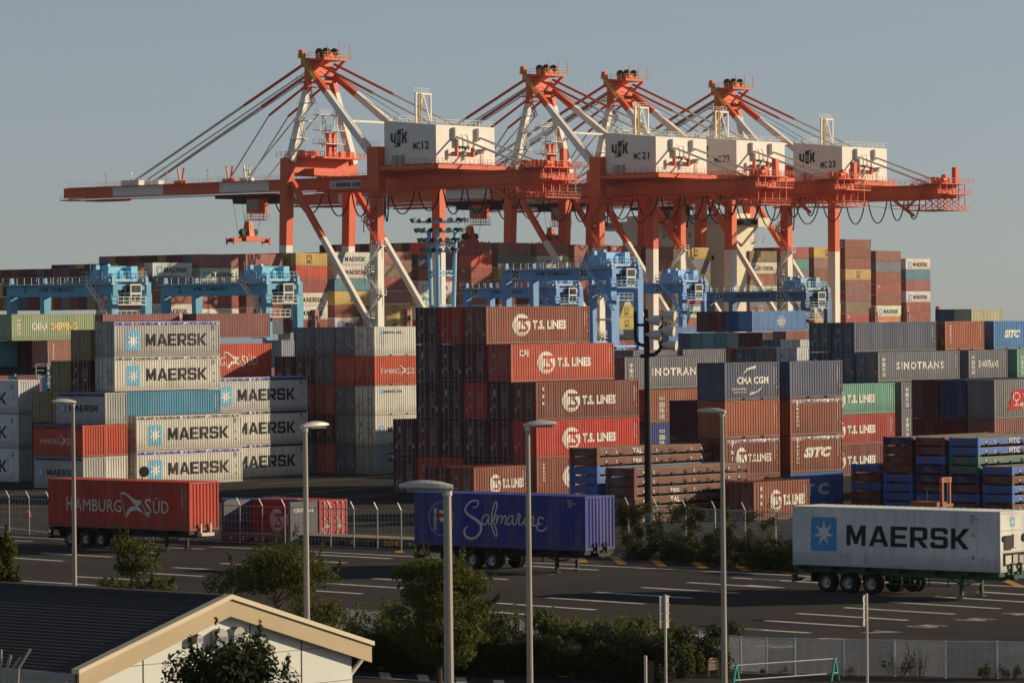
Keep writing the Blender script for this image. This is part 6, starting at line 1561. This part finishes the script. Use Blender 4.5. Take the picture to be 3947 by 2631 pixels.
for sgn in (-1, 1):
    for i in range(nc):
        t0_, t1_ = i/nc, (i+1)/nc+.012; x0, x1 = sgn*hw*t0_, sgn*hw*t1_; z0, z1 = zr_-(zr_-ze)*t0_, zr_-(zr_-ze)*t1_
        m = MB(); m.hexa([(x0, -.0, z0-.03), (x1, 0, z1+.0), (x1, LEN, z1+.0), (x0, LEN, z0-.03), (x0, 0, z0+.0), (x1, 0, z1+.045), (x1, LEN, z1+.045), (x0, LEN, z0+.0)]); m.build("shingle_course", SHN, R)
MB().box(-.16, .02, zr_-.02, .16, LEN, zr_+.08).build("ridge_cap", SHN, R)
for sgn in (-1, 1):
    a = Vector((0, -.04, zr_-.06)); b = Vector((sgn*(hw+.05), -.04, ze-.06)); MB().beam(a-Z3*.2, b-Z3*.2, .06, .42, up=(0, 1, 0)) if False else None
    m = MB(); m.hexa([(0, -.10, zr_-.46), (sgn*(hw+.05), -.10, ze-.42), (sgn*(hw+.05), -.03, ze-.42), (0, -.03, zr_-.46), (0, -.10, zr_-.02), (sgn*(hw+.05), -.10, ze+.02), (sgn*(hw+.05), -.03, ze+.02), (0, -.03, zr_-.02)]); m.build("barge_board", TRIM, R)
    m = MB(); m.hexa([(0, -.16, zr_-.02), (sgn*(hw+.1), -.16, ze+.02), (sgn*(hw+.1), .12, ze+.02), (0, .12, zr_-.02), (0, -.16, zr_+.10), (sgn*(hw+.1), -.16, ze+.13), (sgn*(hw+.1), .12, ze+.13), (0, .12, zr_+.10)]); m.build("verge_trim", TRIM2, R)
    m = MB(); m.hexa([(0, -.03, zr_-.30), (sgn*hw, -.03, ze-.24), (sgn*hw, .16, ze-.24), (0, .16, zr_-.30), (0, -.03, zr_-.25), (sgn*hw, -.03, ze-.19), (sgn*hw, .16, ze-.19), (0, .16, zr_-.25)]); m.build("soffit", TRIM, R)
    MB().box(sgn*hw-.02 if sgn > 0 else -hw-.14, 0, ze-.14, hw+.14 if sgn > 0 else -hw+.02, LEN, ze+.02).build("gutter", FAINT, R)
MB().path([(hw+.04, .25, ze-.1), (hw+.04, .25, ze-.35), (hw-ov+.1, .32, ze-.75), (hw-ov+.1, .32, 0)], .06, 8).build("downpipe", WHT, R)
MB().path([(-hw-.04, .3, ze-.1), (-hw-.04, .3, ze-.5), (-hw+ov-.1, .4, ze-.9), (-hw+ov-.1, .4, 0)], .06, 8).build("downpipe", WHT, R)
vp = ap+V*.0
for (x, z), r in ((inplane(763, 2458, vp, U), .1), (inplane(849, 2452, vp, U), .2), (inplane(916, 2444, vp, U), .2)):
    m = MB(); m.tube((x, .16, z), (x, -.08, z), r, 14); m.box(x-r, -.08, z-r*1.3, x+r, .16, z); m.build("vent_cowl", FAINT, R)
# bare twigs over the roof
m = MB(); q = AD(30, 2540, 80.); R = empty("bare_tree", (q.x, q.y, 0), 0, "bare pale branches at the left edge over the roof", "tree"); rnd = random.Random(4)
for i in range(6): m.path([(0, 0, 0), (.05*i-.2, 0, q.z*.6), (.12*i-.4, .1, q.z-.2), (.2*i-.55, .1, q.z+rnd.uniform(.0, .5))], .03, 5)
m.build("trunk", POLE, R)
# reefer rack with platform and ladder at far left
q = G(150, 1850); uq, vq = touv(q); R = empty("reefer_rack", UVP(uq, vq), RZU, "grey steel access rack with ladder and platform at far left", "rack"); RK = plain("rack_steel", S(120, 130, 140), .5, .2)
for x in (0., 5.6):
    for y in (0, 3.): MB().box(x-.08, y-.08, 0, x+.08, y+.08, 9.2).build("rack_post", RK, R)
for z in (2.9, 5.9, 8.9):
    m = MB().box(-.3, -.1, z, 6., 3.2, z+.08); rails(m, [(-.3, -.1, z+.08), (6., -.1, z+.08)], 1.1, 1.2, .045); m.build("rack_platform", RK, R)
m = MB(); stairs(m, (1.2, -.2, .1), (1.25, -.2, 10.), .55); m.build("ladder", RK, R)
# distant quay across the water
R = empty("distant_quay", (255, 2900, 0), 0, "faint far quay with a low red and white gantry beyond the ship", "quay"); FARM = plain("far_red", S(190, 120, 110), .7); MB().box(-200, 0, -3, 900, 60, 3).build("quay_wall", plain("far_grey", S(130, 132, 134), .8), R)
MB().box(10, 0, 16, 45, 3, 19).box(14, 0, 3, 16, 3, 16).box(38, 0, 3, 40, 3, 16).build("far_gantry", FARM, R)

# ================================================================== thin sea haze
HZ = bpy.data.materials.new("haze_air"); HZ.use_nodes = True; _n = HZ.node_tree; _n.nodes.remove(_n.nodes["Principled BSDF"])
pv = N(_n, "ShaderNodeVolumePrincipled"); pv.inputs["Density"].default_value = .00003; pv.inputs["Color"].default_value = (.80, .84, .90, 1); pv.inputs["Anisotropy"].default_value = .2
_n.links.new(pv.outputs[0], _n.nodes["Material Output"].inputs["Volume"])
stuff(MB().box(-4200, -60, -4.5, 4200, 4200, 95).build("haze", HZ))
